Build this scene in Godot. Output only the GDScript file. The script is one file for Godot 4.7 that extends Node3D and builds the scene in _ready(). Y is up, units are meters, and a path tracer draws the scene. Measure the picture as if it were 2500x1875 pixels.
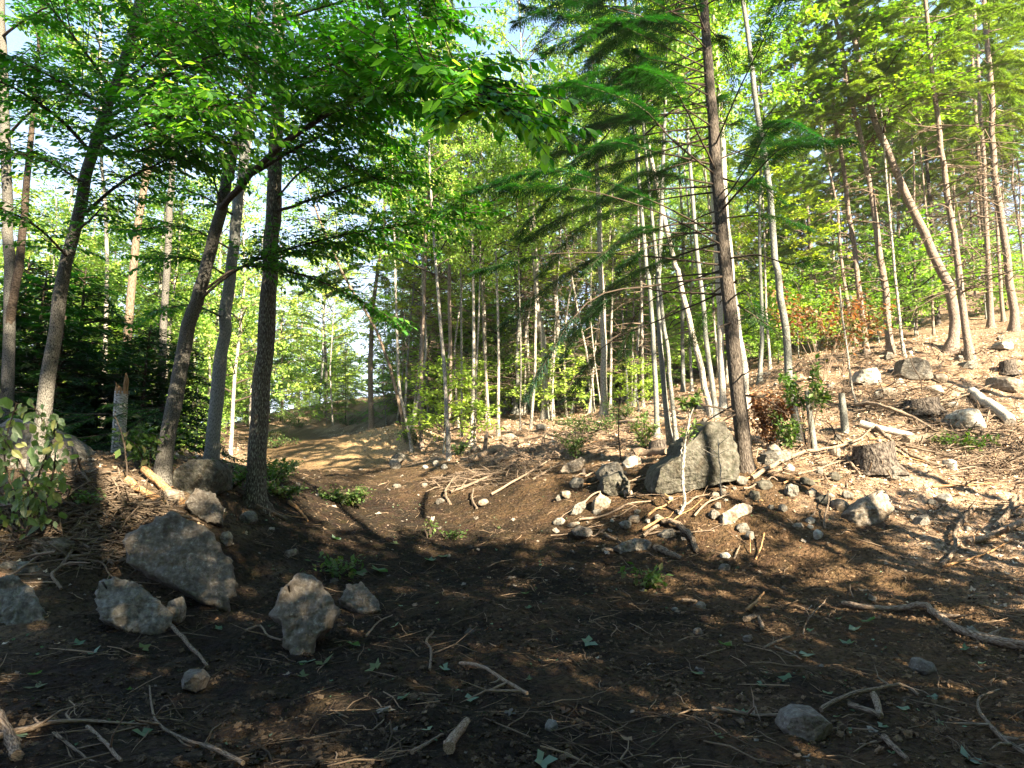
extends Node3D
# A logged forest clearing with a dirt track, late-afternoon sun from behind and to the right.

const F := 1667.0                      # focal length in pixels of the 2500 x 1875 photograph
const PITCH := 6.0
const EYE := Vector3(0, 1.6, 0)
var look := Basis(Vector3.RIGHT, deg_to_rad(PITCH))
var R := RandomNumberGenerator.new()
var names := {}
var M := {}

# ---------------------------------------------------------------- shapes
class Shape:
	var v := PackedVector3Array()
	var n := PackedVector3Array()
	var t := PackedVector2Array()
	var c := PackedColorArray()
	var ix := PackedInt32Array()
	var flat := false

	func tube(pts: Array, rad: Array, sides: int, col := Color.WHITE, cap := true, tile := 0.4, wob := 0.0) -> void:
		var m := pts.size()
		var base := v.size()
		var along := 0.0
		var around: float = maxf(1.0, roundf(TAU * float(rad[0]) / tile))
		var u := Vector3.ZERO
		for j in m:
			var a: Vector3 = pts[maxi(j - 1, 0)]
			var b: Vector3 = pts[mini(j + 1, m - 1)]
			var d := (b - a).normalized()
			if d == Vector3.ZERO:
				d = Vector3.UP
			if u == Vector3.ZERO:
				u = d.cross(Vector3(0.31, 0.2, 0.93)).normalized()
			u = (u - d * u.dot(d)).normalized()
			var w := d.cross(u)
			var p: Vector3 = pts[j]
			if j > 0:
				along += p.distance_to(pts[j - 1])
			for k in sides + 1:
				var an := TAU * float(k % sides) / sides
				var o := u * cos(an) + w * sin(an)
				var rr: float = rad[j]
				if wob > 0.0:
					rr *= 1.0 + wob * sin(an * 3.0 + along * 5.0) + wob * 0.7 * sin(an * 5.0 - along * 11.0 + 1.3)
				v.append(p + o * rr)
				n.append(o)
				t.append(Vector2(around * k / sides, along / tile))
				c.append(col)
		for j in m - 1:
			for k in sides:
				var q := base + j * (sides + 1) + k
				var s := q + sides + 1
				ix.append_array(PackedInt32Array([q, s + 1, q + 1, q, s, s + 1]))
		if cap:
			for e in 2:
				var j := 0 if e == 0 else m - 1
				var d2: Vector3 = (pts[1] - pts[0]).normalized() * -1.0 if e == 0 else (pts[m - 1] - pts[m - 2]).normalized()
				var at := v.size()
				v.append(pts[j])
				n.append(d2)
				t.append(Vector2(0.5, 0.5))
				c.append(col)
				for k in sides + 1:
					v.append(v[base + j * (sides + 1) + k])
					n.append(d2)
					t.append(Vector2(0.5 + 0.4 * cos(TAU * k / sides), 0.5 + 0.4 * sin(TAU * k / sides)))
					c.append(col)
				for k in sides:
					ix.append_array(PackedInt32Array([at, at + 1 + k, at + 2 + k] if e == 0 else [at, at + 2 + k, at + 1 + k]))

	func poly(points: Array, tris: Array, col: Color) -> void:
		var base := v.size()
		for p in points:
			v.append(p)
			c.append(col)
		for i in tris:
			ix.append(base + i)

	func rhomb(o: Vector3, d: Vector3, s: Vector3, up: Vector3, col: Color) -> void:   # folded two-triangle leaf
		var base := v.size()
		var m := o + d * 0.45
		v.append(o)
		v.append(m - s + up)
		v.append(o + d)
		v.append(m + s + up)
		for k in 4:
			c.append(col)
		ix.append_array(PackedInt32Array([base, base + 2, base + 1, base, base + 3, base + 2]))

	func done(m: Material) -> ArrayMesh:
		var a := []
		a.resize(Mesh.ARRAY_MAX)
		a[Mesh.ARRAY_VERTEX] = v
		if n.size() == v.size():
			a[Mesh.ARRAY_NORMAL] = n
		if t.size() == v.size():
			a[Mesh.ARRAY_TEX_UV] = t
		if c.size() == v.size():
			a[Mesh.ARRAY_COLOR] = c
		a[Mesh.ARRAY_INDEX] = ix
		var mesh := ArrayMesh.new()
		mesh.add_surface_from_arrays(Mesh.PRIMITIVE_TRIANGLES, a)
		mesh.surface_set_material(0, m)
		return mesh

# ---------------------------------------------------------------- naming
func numbered(called: String) -> String:
	var k: int = names.get(called, 0)
	names[called] = k + 1
	return called if k == 0 else "%s_%03d" % [called, k]

func tag(o: Node, label: String, category: String, group := "", kind := "") -> Node:
	o.set_meta("label", label)
	if category != "":
		o.set_meta("category", category)
	if group != "":
		o.set_meta("group", group)
	if kind != "":
		o.set_meta("kind", kind)
	return o

func thing(called: String, label: String, category: String, at := Vector3.ZERO, group := "") -> Node3D:
	var o := Node3D.new()
	o.name = numbered(called)
	add_child(o)
	o.position = at
	tag(o, label, category, group)
	return o

func part(called: String, mesh: Mesh, parent: Node, kind := "") -> MeshInstance3D:
	var o := MeshInstance3D.new()
	o.name = called
	o.mesh = mesh
	parent.add_child(o, true)
	if kind != "":
		o.set_meta("kind", kind)
	return o

func solo(called: String, mesh: Mesh, at: Vector3, label: String, category: String, group := "") -> MeshInstance3D:
	var o := MeshInstance3D.new()
	o.name = numbered(called)
	o.mesh = mesh
	o.position = at
	add_child(o)
	tag(o, label, category, group)
	return o

# ---------------------------------------------------------------- camera geometry
func ray(px: float, py: float) -> Vector3:
	return look * Vector3((px - 1250.0) / F, (937.5 - py) / F, -1.0)

func pt(px: float, py: float, d: float) -> Vector3:      # the point seen at that pixel, d metres ahead
	var r := ray(px, py)
	return EYE + r * (d / -r.z)

func gp(px: float, py: float) -> Vector3:                # where the sight line meets the ground
	var r := ray(px, py)
	r /= -r.z
	var d := 2.0
	var step := 0.15
	while d < 150.0:
		var p := EYE + r * d
		if p.y < height(p.x, p.z):
			var lo := d - step
			var hi := d
			for k in 8:
				var mid := (lo + hi) / 2.0
				p = EYE + r * mid
				if p.y < height(p.x, p.z):
					hi = mid
				else:
					lo = mid
			p = EYE + r * hi
			return Vector3(p.x, height(p.x, p.z), p.z)
		step = maxf(0.15, d * 0.02)
		d += step
	var q := EYE + r * 60.0
	return Vector3(q.x, height(q.x, q.z), q.z)

func seen_at(p: Vector3) -> Vector2:
	var q := look.inverse() * (p - EYE)
	return Vector2(1250.0 + F * q.x / -q.z, 937.5 - F * q.y / -q.z)

# ---------------------------------------------------------------- terrain
var knots: Array = []
var weights: PackedFloat64Array
var near_grid: PackedFloat32Array
var far_grid: PackedFloat32Array
var rough := FastNoiseLite.new()
var fine := FastNoiseLite.new()
var bumps: Array = []                                     # [x, z, radius, height, stretch along x]

func spline(x: float, z: float) -> float:
	var m := knots.size()
	var y: float = weights[m] + weights[m + 1] * x + weights[m + 2] * z
	for i in m:
		var k: Vector3 = knots[i]
		var r2 := (k.x - x) * (k.x - x) + (k.z - z) * (k.z - z)
		if r2 > 1e-6:
			y += weights[i] * r2 * log(r2) * 0.5
	return y

func solve() -> void:
	var m := knots.size()
	var s := m + 3
	var a: Array = []
	for i in s:
		var row := PackedFloat64Array()
		row.resize(s + 1)
		a.append(row)
	for i in m:
		var p: Vector3 = knots[i]
		for j in m:
			var q: Vector3 = knots[j]
			var r2 := (p.x - q.x) ** 2 + (p.z - q.z) ** 2
			a[i][j] = 0.5 * r2 * log(r2) if r2 > 1e-6 else 0.6
		a[i][m] = 1.0
		a[i][m + 1] = p.x
		a[i][m + 2] = p.z
		a[m][i] = 1.0
		a[m + 1][i] = p.x
		a[m + 2][i] = p.z
		a[i][s] = p.y
	for k in s:
		var best := k
		for i in range(k, s):
			if absf(a[i][k]) > absf(a[best][k]):
				best = i
		var tmp = a[k]
		a[k] = a[best]
		a[best] = tmp
		for i in range(k + 1, s):
			var f: float = a[i][k] / a[k][k]
			if f != 0.0:
				for j in range(k, s + 1):
					a[i][j] -= f * a[k][j]
	weights.resize(s)
	for k in range(s - 1, -1, -1):
		var y: float = a[k][s]
		for j in range(k + 1, s):
			y -= a[k][j] * weights[j]
		weights[k] = y / a[k][k]

const NX0 := -14.0
const NZ0 := -32.0
const NS := 0.35
const NW := 92
const NH := 112
const FX0 := -150.0
const FZ0 := -240.0
const FS := 3.0
const FW := 110
const FH := 95

func base_height(x: float, z: float) -> float:
	var gx := (x - NX0) / NS
	var gz := (z - NZ0) / NS
	if gx >= 0.0 and gz >= 0.0 and gx < NW - 1 and gz < NH - 1:
		return cell(near_grid, NW, gx, gz)
	gx = clampf((x - FX0) / FS, 0.0, FW - 1.001)
	gz = clampf((z - FZ0) / FS, 0.0, FH - 1.001)
	return cell(far_grid, FW, gx, gz)

func cell(g: PackedFloat32Array, w: int, gx: float, gz: float) -> float:
	var i := int(gx)
	var j := int(gz)
	var fx := gx - i
	var fz := gz - j
	var k := j * w + i
	return lerpf(lerpf(g[k], g[k + 1], fx), lerpf(g[k + w], g[k + w + 1], fx), fz)

func height(x: float, z: float) -> float:
	var y := base_height(x, z)
	for b in bumps:
		var dx: float = (x - b[0]) / b[4]
		var dz: float = z - b[1]
		var q: float = (dx * dx + dz * dz) / (b[2] * b[2])
		if q < 6.0:
			y += b[3] * exp(-q)
	var soil := soil_at(x, z)
	var far := clampf(-z / 12.0, 0.6, 2.0)
	var bank := exp(-((x + 4.6) ** 2 / 3.0 + (z + 26.8) ** 2 / 9.0))
	y += bank * absf(fine.get_noise_2d(x * 0.35 + 9.0, z * 0.2)) * 0.45
	y += rough.get_noise_2d(x, z) * 0.13 * lerpf(far, 0.55, soil) + fine.get_noise_2d(x, z) * 0.065
	return y

var road: Array = []
func road_distance(x: float, z: float) -> float:          # distance to the track's centre in half-widths
	var best := 9.0
	for i in road.size() - 1:
		var a: Vector3 = road[i]
		var b: Vector3 = road[i + 1]
		var dx := b.x - a.x
		var dz := b.z - a.z
		var k := clampf(((x - a.x) * dx + (z - a.z) * dz) / (dx * dx + dz * dz), 0.0, 1.0)
		var w := lerpf(a.y, b.y, k)
		var d := sqrt((a.x + dx * k - x) ** 2 + (a.z + dz * k - z) ** 2) / w
		best = minf(best, d)
	return best

func soil_at(x: float, z: float) -> float:
	if z < -60.0:
		return 0.0
	var e := rough.get_noise_2d(x * 2.3 + 40.0, z * 2.3) * 0.35
	return smoothstep(1.35, 0.75, road_distance(x, z) + e)

func make_terrain() -> void:
	rough.seed = 5
	rough.frequency = 0.35
	rough.fractal_octaves = 4
	fine.seed = 9
	fine.frequency = 2.6
	fine.fractal_octaves = 3
	for k in [[1250, 1875, 3.7], [0, 1875, 3.6], [2500, 1875, 3.8], [600, 1700, 5.0], [1900, 1700, 5.0], [1250, 1500, 7.2], [1000, 1250, 13.5], [1400, 1400, 9.4], [1800, 1400, 9.2],
			[850, 1130, 23.0], [960, 1140, 22.5], [720, 1075, 38.0], [640, 1110, 27.0], [640, 1222, 11.2], [700, 1300, 10.4], [430, 1430, 8.2], [250, 1550, 6.5], [0, 1560, 6.3],
			[2500, 1500, 7.3], [2500, 1300, 10.4], [2150, 1240, 11.2], [2500, 1100, 14.0], [2500, 950, 18.0], [1820, 1145, 12.3], [1650, 1200, 11.8], [1500, 1330, 10.4], [1250, 1240, 13.0],
			[2350, 850, 21.0], [2470, 806, 26.0], [2110, 865, 22.0], [2120, 960, 17.0], [1950, 1070, 15.0], [1350, 1015, 29.0], [1474, 1005, 29.0], [1215, 1065, 23.5], [1100, 1125, 18.8],
			[1620, 1080, 16.0], [1740, 1020, 19.0], [1400, 1140, 15.5], [1300, 1190, 13.8], [1850, 930, 24.0], [200, 1230, 8.9], [0, 1150, 9.8], [395, 1138, 10.4], [480, 1205, 10.0], [514, 1135, 11.9],
			[900, 1055, 30.0], [1000, 1100, 24.5], [700, 1000, 62.0], [500, 1060, 40.0], [100, 1070, 40.0], [2480, 765, 34.0], [1900, 790, 47.0], [1550, 950, 38.0], [1200, 990, 46.0]]:
		knots.append(pt(k[0], k[1], k[2]))
	for k in [[0, 6, 0.0], [-9, 5, 0.2], [10, 5, 0.8], [-14, -2, 0.9], [-14, -12, 1.4], [13, -2, 1.2], [-30, -60, 2.6], [-70, -60, 1.0], [0, -110, 9.0], [50, -60, 19.0], [95, -60, 27.0], [60, -20, 17.0], [40, -4, 11.0],
			[25, 8, 5.0], [-30, -20, 1.4], [-30, 10, 0.4], [60, -130, 26.0], [-60, -150, 4.0], [130, 0, 27.0], [0, 25, 0.0], [-40, 35, 0.0], [60, 35, 9.0], [0, -200, 12.0], [110, -200, 32.0], [-140, -100, 0.0], [-120, 20, 0.0]]:
		knots.append(Vector3(k[0], k[2], k[1]))
	solve()
	near_grid.resize(NW * NH)
	for j in NH:
		for i in NW:
			near_grid[j * NW + i] = spline(NX0 + i * NS, NZ0 + j * NS)
	far_grid.resize(FW * FH)
	for j in FH:
		for i in FW:
			far_grid[j * FW + i] = spline(FX0 + i * FS, FZ0 + j * FS)
	# the track: centre points with half-widths kept in y
	for k in [[0.3, 8.0, 4.6], [0.4, -2.0, 5.6], [0.9, -6.0, 5.3], [0.9, -10.0, 4.7], [-2.0, -14.5, 3.1], [-4.9, -19.0, 2.3], [-6.7, -24.0, 2.0], [-9.4, -30.0, 1.9], [-13.5, -40.0, 2.2]]:
		road.append(Vector3(k[0], k[2], k[1]))
	# mounds pushed up by the digger: debris heap on the left, sandy bank by the track
	for k in [[230, 1230, 8.9, 0.8, 0.2, 1.0], [60, 1330, 8.6, 0.8, 0.12, 1.2], [935, 1075, 28.0, 1.0, 0.35, 1.0], [990, 1080, 26.0, 0.9, 0.35, 1.0], [1030, 1090, 25.0, 0.9, 0.25, 1.0], [430, 1370, 8.9, 0.6, 0.22, 1.0], [2080, 1090, 14.6, 0.9, 0.25, 1.4],
			[1500, 1060, 17.5, 1.3, 0.3, 1.5]]:
		var p := pt(k[0], k[1], k[2])
		bumps.append([p.x, p.z, k[3], k[4], k[5]])

func lin(r: float, g: float, b: float) -> Color:
	return Color(r, g, b)

func build_ground() -> void:
	var xs := PackedFloat32Array()
	var zs := PackedFloat32Array()
	var s := 0.1
	var x := -11.0
	while x < 13.5:
		xs.append(x)
		x += 0.1
	while x < 200.0:
		xs.append(x)
		s *= 1.09
		x += s
	s = 0.1
	x = -11.0
	while x > -190.0:
		s *= 1.09
		x -= s
		xs.insert(0, x)
	s = 0.1
	var z := -21.0
	while z < -2.0:
		zs.append(z)
		z += 0.1
	while z < 60.0:
		zs.append(z)
		s *= 1.12
		z += s
	s = 0.1
	z = -21.0
	while z > -260.0:
		s *= 1.06
		z -= s
		zs.insert(0, z)
	var sh := Shape.new()
	var w := xs.size()
	var h := zs.size()
	var n1 := FastNoiseLite.new()
	n1.seed = 21
	n1.frequency = 0.6
	n1.fractal_octaves = 4
	for j in h:
		for i in w:
			var px := xs[i]
			var pz := zs[j]
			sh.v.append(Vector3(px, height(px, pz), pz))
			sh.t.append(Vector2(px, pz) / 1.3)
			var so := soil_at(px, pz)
			var no := n1.get_noise_2d(px, pz)
			var no2 := n1.get_noise_2d(px * 4.0 + 90.0, pz * 4.0)
			# damp dark loam in the middle of the track, drier brown earth towards its edges, pale leaf litter on the slope, sandy cut bank
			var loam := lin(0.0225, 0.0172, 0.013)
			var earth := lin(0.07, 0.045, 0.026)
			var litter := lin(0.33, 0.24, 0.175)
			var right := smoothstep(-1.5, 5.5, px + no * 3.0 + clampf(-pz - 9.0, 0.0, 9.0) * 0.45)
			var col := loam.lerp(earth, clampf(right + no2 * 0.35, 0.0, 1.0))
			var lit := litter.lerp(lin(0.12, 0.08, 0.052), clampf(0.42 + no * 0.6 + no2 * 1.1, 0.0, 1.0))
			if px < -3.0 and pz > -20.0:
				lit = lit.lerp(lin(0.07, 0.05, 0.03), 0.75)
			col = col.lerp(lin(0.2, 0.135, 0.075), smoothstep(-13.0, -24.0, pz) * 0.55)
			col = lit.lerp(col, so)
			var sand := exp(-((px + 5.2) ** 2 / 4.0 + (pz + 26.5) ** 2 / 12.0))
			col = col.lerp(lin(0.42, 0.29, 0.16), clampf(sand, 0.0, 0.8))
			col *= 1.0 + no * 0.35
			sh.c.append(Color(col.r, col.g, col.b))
	for j in h:
		for i in w:
			var a := sh.v[j * w + maxi(i - 1, 0)]
			var b := sh.v[j * w + mini(i + 1, w - 1)]
			var c := sh.v[maxi(j - 1, 0) * w + i]
			var d := sh.v[mini(j + 1, h - 1) * w + i]
			sh.n.append((d - c).cross(b - a).normalized())
	for j in h - 1:
		for i in w - 1:
			var q := j * w + i
			sh.ix.append_array(PackedInt32Array([q, q + 1, q + w, q + 1, q + w + 1, q + w]))
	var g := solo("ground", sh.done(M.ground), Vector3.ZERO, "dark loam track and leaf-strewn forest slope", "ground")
	g.set_meta("kind", "structure")

# ---------------------------------------------------------------- materials
func ramp(stops: Array) -> Gradient:
	var g := Gradient.new()
	var o := PackedFloat32Array()
	var c := PackedColorArray()
	for s in stops:
		o.append(s[0])
		c.append(Color(s[1], s[2], s[3]).linear_to_srgb())
	g.offsets = o
	g.colors = c
	return g

func noise_tex(sd: int, freq: float, oct: int, stops: Array, type := FastNoiseLite.TYPE_SIMPLEX_SMOOTH, bump := 0.0, size := 512) -> NoiseTexture2D:
	var f := FastNoiseLite.new()
	f.seed = sd
	f.frequency = freq
	f.fractal_octaves = oct
	f.noise_type = type
	f.fractal_gain = 0.6
	if type == FastNoiseLite.TYPE_CELLULAR:
		f.cellular_return_type = FastNoiseLite.RETURN_DISTANCE2_SUB
	var t := NoiseTexture2D.new()
	t.width = size
	t.height = size
	t.seamless = true
	t.noise = f
	if bump > 0.0:
		t.as_normal_map = true
		t.bump_strength = bump
	else:
		t.color_ramp = ramp(stops)
	return t

func stuff_mat(r: float, g: float, b: float, rough_ := 0.9) -> StandardMaterial3D:
	var m := StandardMaterial3D.new()
	m.albedo_color = Color(r, g, b).linear_to_srgb()
	m.roughness = rough_
	m.metallic_specular = 0.3
	return m

func bark(sd: int, stops: Array, freq: float, sx: float, sy: float, bump: float) -> StandardMaterial3D:
	var m := StandardMaterial3D.new()
	m.albedo_texture = noise_tex(sd, freq, 5, stops)
	m.roughness = 0.92
	m.metallic_specular = 0.25
	m.uv1_scale = Vector3(sx, sy, 1)
	m.vertex_color_use_as_albedo = true
	m.normal_enabled = true
	m.normal_texture = noise_tex(sd + 1, freq, 5, [], FastNoiseLite.TYPE_SIMPLEX_SMOOTH, bump, 256)
	m.normal_scale = 1.0
	return m

func granite(sd: int, stops: Array, scale := 0.9) -> StandardMaterial3D:
	var m := StandardMaterial3D.new()
	m.albedo_texture = noise_tex(sd, 0.03, 6, stops)
	m.uv1_triplanar = true
	m.uv1_scale = Vector3.ONE * scale
	m.roughness = 0.9
	m.metallic_specular = 0.3
	m.normal_enabled = true
	m.normal_texture = noise_tex(sd + 1, 0.02, 6, [], FastNoiseLite.TYPE_SIMPLEX_SMOOTH, 12.0)
	m.detail_enabled = true                                  # broad stains and dark cracks over the grain
	m.detail_blend_mode = BaseMaterial3D.BLEND_MODE_MUL
	m.detail_uv_layer = BaseMaterial3D.DETAIL_UV_2
	m.uv2_triplanar = true
	m.uv2_scale = Vector3(0.8, 0.8, 0.8)
	m.detail_albedo = noise_tex(sd + 100, 0.007, 5, [[0.2, 0.45, 0.4, 0.34], [0.42, 0.8, 0.78, 0.74], [0.488, 1.0, 1.0, 1.0], [0.5, 0.35, 0.33, 0.3], [0.512, 1.0, 1.0, 1.0], [0.7, 0.75, 0.72, 0.66], [0.85, 1.0, 1.0, 0.98]])
	m.normal_scale = 1.1
	return m

func foliage(back: Color, gloss := 0.55, tint := Color.WHITE) -> StandardMaterial3D:
	var m := StandardMaterial3D.new()
	m.vertex_color_use_as_albedo = true
	m.albedo_color = tint.linear_to_srgb()
	m.roughness = gloss
	m.metallic_specular = 0.35
	m.cull_mode = BaseMaterial3D.CULL_DISABLED
	m.backlight_enabled = true
	m.backlight = back
	return m

func make_materials() -> void:
	var g := StandardMaterial3D.new()
	g.vertex_color_use_as_albedo = true
	g.albedo_texture = noise_tex(3, 0.035, 6, [[0.2, 0.35, 0.33, 0.3], [0.45, 0.8, 0.8, 0.8], [0.6, 0.95, 0.93, 0.9], [0.8, 1.0, 0.97, 0.9]])
	g.roughness = 0.95
	g.metallic_specular = 0.2
	g.normal_enabled = true
	g.normal_texture = noise_tex(4, 0.03, 6, [], FastNoiseLite.TYPE_SIMPLEX_SMOOTH, 14.0)
	g.normal_scale = 1.3
	M.ground = g
	M.dark_bark = bark(31, [[0.25, 0.035, 0.03, 0.025], [0.5, 0.075, 0.062, 0.05], [0.66, 0.11, 0.1, 0.085], [0.72, 0.24, 0.25, 0.2], [0.9, 0.2, 0.21, 0.17]], 0.014, 1.0, 0.6, 14.0)
	M.grey_bark = bark(33, [[0.22, 0.022, 0.02, 0.018], [0.34, 0.045, 0.041, 0.037], [0.42, 0.08, 0.075, 0.068], [0.7, 0.12, 0.115, 0.105]], 0.022, 0.7, 1.0, 7.0)
	M.ridged_bark = bark(35, [[0.28, 0.02, 0.016, 0.014], [0.45, 0.06, 0.05, 0.043], [0.7, 0.105, 0.09, 0.078]], 0.016, 1.4, 0.4, 18.0)
	M.pale_bark = bark(37, [[0.28, 0.06, 0.053, 0.045], [0.42, 0.2, 0.18, 0.155], [0.6, 0.3, 0.28, 0.248], [0.8, 0.38, 0.36, 0.325]], 0.015, 0.8, 0.5, 6.0)
	M.blue_bark = bark(39, [[0.25, 0.06, 0.06, 0.055], [0.42, 0.12, 0.123, 0.115], [0.75, 0.19, 0.195, 0.18]], 0.016, 0.8, 0.8, 6.0)
	M.birch_bark = bark(41, [[0.3, 0.05, 0.042, 0.037], [0.38, 0.24, 0.21, 0.18], [0.5, 0.34, 0.32, 0.29], [0.8, 0.42, 0.405, 0.38]], 0.016, 0.5, 2.2, 5.0)
	M.pine_bark = bark(43, [[0.25, 0.07, 0.052, 0.042], [0.45, 0.17, 0.13, 0.107], [0.7, 0.24, 0.195, 0.165]], 0.02, 1.2, 0.5, 12.0)
	M.twig = bark(45, [[0.3, 0.03, 0.022, 0.017], [0.7, 0.075, 0.058, 0.045]], 0.02, 1.0, 1.0, 6.0)
	M.dead_wood = bark(47, [[0.28, 0.045, 0.032, 0.023], [0.48, 0.125, 0.094, 0.07], [0.75, 0.22, 0.172, 0.13]], 0.018, 1.4, 0.3, 9.0)
	M.split_wood = bark(49, [[0.25, 0.12, 0.06, 0.028], [0.5, 0.24, 0.135, 0.065], [0.75, 0.36, 0.23, 0.125]], 0.02, 2.0, 0.25, 9.0)
	M.brown_stick = bark(51, [[0.25, 0.09, 0.06, 0.042], [0.5, 0.17, 0.125, 0.09], [0.75, 0.25, 0.2, 0.16]], 0.02, 1.2, 0.4, 9.0)
	M.grey_rock = granite(61, [[0.2, 0.06, 0.056, 0.05], [0.4, 0.105, 0.099, 0.09], [0.6, 0.15, 0.142, 0.13], [0.8, 0.22, 0.21, 0.195]])
	M.tan_rock = granite(63, [[0.2, 0.08, 0.065, 0.052], [0.4, 0.16, 0.135, 0.112], [0.6, 0.22, 0.19, 0.162], [0.8, 0.31, 0.28, 0.25]])
	M.white_rock = granite(65, [[0.2, 0.17, 0.16, 0.15], [0.45, 0.29, 0.28, 0.26], [0.75, 0.4, 0.385, 0.365]])
	M.moss_rock = granite(67, [[0.2, 0.035, 0.038, 0.028], [0.4, 0.062, 0.06, 0.05], [0.62, 0.085, 0.081, 0.072], [0.8, 0.13, 0.125, 0.108]], 0.55)
	M.dust_rock = granite(69, [[0.25, 0.08, 0.069, 0.06], [0.5, 0.125, 0.11, 0.098], [0.72, 0.155, 0.14, 0.127], [0.8, 0.24, 0.23, 0.22]], 0.9)
	M.leaf = foliage(Color(0.75, 1.0, 0.22), 0.42)
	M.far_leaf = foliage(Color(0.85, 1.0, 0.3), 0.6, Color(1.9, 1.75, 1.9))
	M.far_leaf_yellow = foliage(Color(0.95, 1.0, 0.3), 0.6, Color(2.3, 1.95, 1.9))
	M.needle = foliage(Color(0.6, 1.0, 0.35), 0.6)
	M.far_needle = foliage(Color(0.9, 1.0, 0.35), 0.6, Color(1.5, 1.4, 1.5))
	M.dead_leaf = foliage(Color(1.0, 0.75, 0.45), 0.8)
	M.litter = foliage(Color(0.5, 0.4, 0.25), 0.85)
	for k in 3:
		var m := foliage(Color(0.75, 1.0, 0.22), 0.4)
		m.vertex_color_use_as_albedo = false
		m.albedo_color = [Color(0.07, 0.2, 0.03), Color(0.09, 0.22, 0.035), Color(0.058, 0.17, 0.038)][k].linear_to_srgb()
		M["leaf_%d" % k] = m
		var y := foliage(Color(0.5, 0.6, 0.22), 0.45)
		y.vertex_color_use_as_albedo = false
		y.albedo_color = [Color(0.05, 0.085, 0.036), Color(0.05, 0.072, 0.045), Color(0.11, 0.115, 0.042)][k].linear_to_srgb()
		M["wilted_%d" % k] = y
		var d := foliage(Color(0.3, 0.45, 0.2), 0.5)
		d.vertex_color_use_as_albedo = false
		d.albedo_color = [Color(0.04, 0.075, 0.042), Color(0.085, 0.125, 0.09), Color(0.045, 0.06, 0.024)][k].linear_to_srgb()
		M["fallen_%d" % k] = d

# ---------------------------------------------------------------- leaves, twigs, sprays
func rnd(a: float, b: float) -> float:
	return R.randf_range(a, b)

func rdir(flat := 1.0) -> Vector3:
	var v := Vector3(R.randfn(), R.randfn() * flat, R.randfn())
	return v.normalized() if v.length() > 0.01 else Vector3.RIGHT

func leaf_mesh(width: float, fold: float, curl: float, m: Material) -> ArrayMesh:  # one metre long along -z... z is length, y up
	var s := Shape.new()
	var prof := [[0.0, 0.0], [0.2, 0.62], [0.45, 1.0], [0.75, 0.62], [1.0, 0.0]]
	var p := []
	for k in prof:
		var y: float = -curl * k[0] * k[0]
		p.append(Vector3(0, y - fold * k[1] * width * 0.5, k[0]))
	for k in prof:
		p.append(Vector3(-k[1] * width / 2.0, -curl * k[0] * k[0], k[0]))
	for k in prof:
		p.append(Vector3(k[1] * width / 2.0, -curl * k[0] * k[0], k[0]))
	var tri := []
	for side in [5, 10]:
		for k in 4:
			if k == 0:
				tri.append_array([0, 1, side + 1])
			elif k == 3:
				tri.append_array([3, 4, side + 3])
			else:
				tri.append_array([k, k + 1, side + k + 1, k, side + k + 1, side + k])
	s.poly(p, tri, Color.WHITE)
	return s.done(m)

func lobed_leaf(m: Material, lobes: int, curl: float) -> ArrayMesh:       # maple or oak outline, 1 m long
	var s := Shape.new()
	var p := [Vector3(0, 0, 0.35)]
	var count := lobes * 2
	var tri := []
	for k in count + 1:
		var a := lerpf(-2.75, 2.75, float(k) / count)
		var tip := k % 2 == 1
		var r := 0.3
		a += 0.12 * sin(k * 5.3 + lobes)
		if tip:
			r = 0.55 + 0.09 * sin(k * 3.7) - 0.12 * absf(a) / 2.75 + (0.1 if absf(a) < 0.4 else 0.0)
		else:
			r = 0.24 if absf(a) < 2.6 else 0.33
		var q := Vector3(sin(a) * r, 0, 0.35 + cos(a) * r)
		q.y = curl * (q.x * q.x * 0.9 + (q.z - 0.35) ** 2 * 0.5) + 0.03 * sin(a * 7.0)
		p.append(q)
	for k in count:
		tri.append_array([0, 1 + k, 2 + k])
	s.poly(p, tri, Color.WHITE)
	return s.done(m)

func leaf_basis(d: Vector3, up: Vector3, L: float) -> Basis:
	var z := d.normalized()
	var x := up.cross(z)
	x = x.normalized() if x.length() > 0.02 else Vector3.RIGHT
	var y := z.cross(x)
	return Basis(x * L, y * L, z * L)

# A twig with leaves in two rows. Every leaf is noted in spots as a Transform3D.
func leafy_twig(B: Shape, spots: Array, o: Vector3, d: Vector3, length: float, L: float, r: float, density := 1.0) -> void:
	var n := maxi(3, int(length / 0.25))
	var pts := [o]
	var rad := [r]
	var dir := d
	for k in n:
		dir = (dir + rdir(0.6) * 0.16 + Vector3.DOWN * 0.05).normalized()
		pts.append(pts[-1] + dir * (length / n))
		rad.append(lerpf(r, 0.0025, (k + 1.0) / n))
	B.tube(pts, rad, 4, Color.WHITE, false, 0.2)
	var m := int(length / 0.036 * density)
	for k in m:
		var f := (k + 0.6) / m
		var at := f * n
		var i := mini(int(at), n - 1)
		var p: Vector3 = pts[i].lerp(pts[i + 1], at - i)
		var along: Vector3 = (pts[i + 1] - pts[i]).normalized()
		var side := along.cross(Vector3.UP).normalized() * (1.0 if k % 2 == 0 else -1.0)
		var ld := (along * rnd(0.3, 0.9) + side * rnd(0.7, 1.1) + Vector3.DOWN * rnd(0.05, 0.6) + rdir() * 0.2).normalized()
		var up := (Vector3.UP + rdir() * 0.5).normalized()
		spots.append(Transform3D(leaf_basis(ld, up, L * rnd(0.65, 1.2)), p + ld * 0.012))

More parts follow.
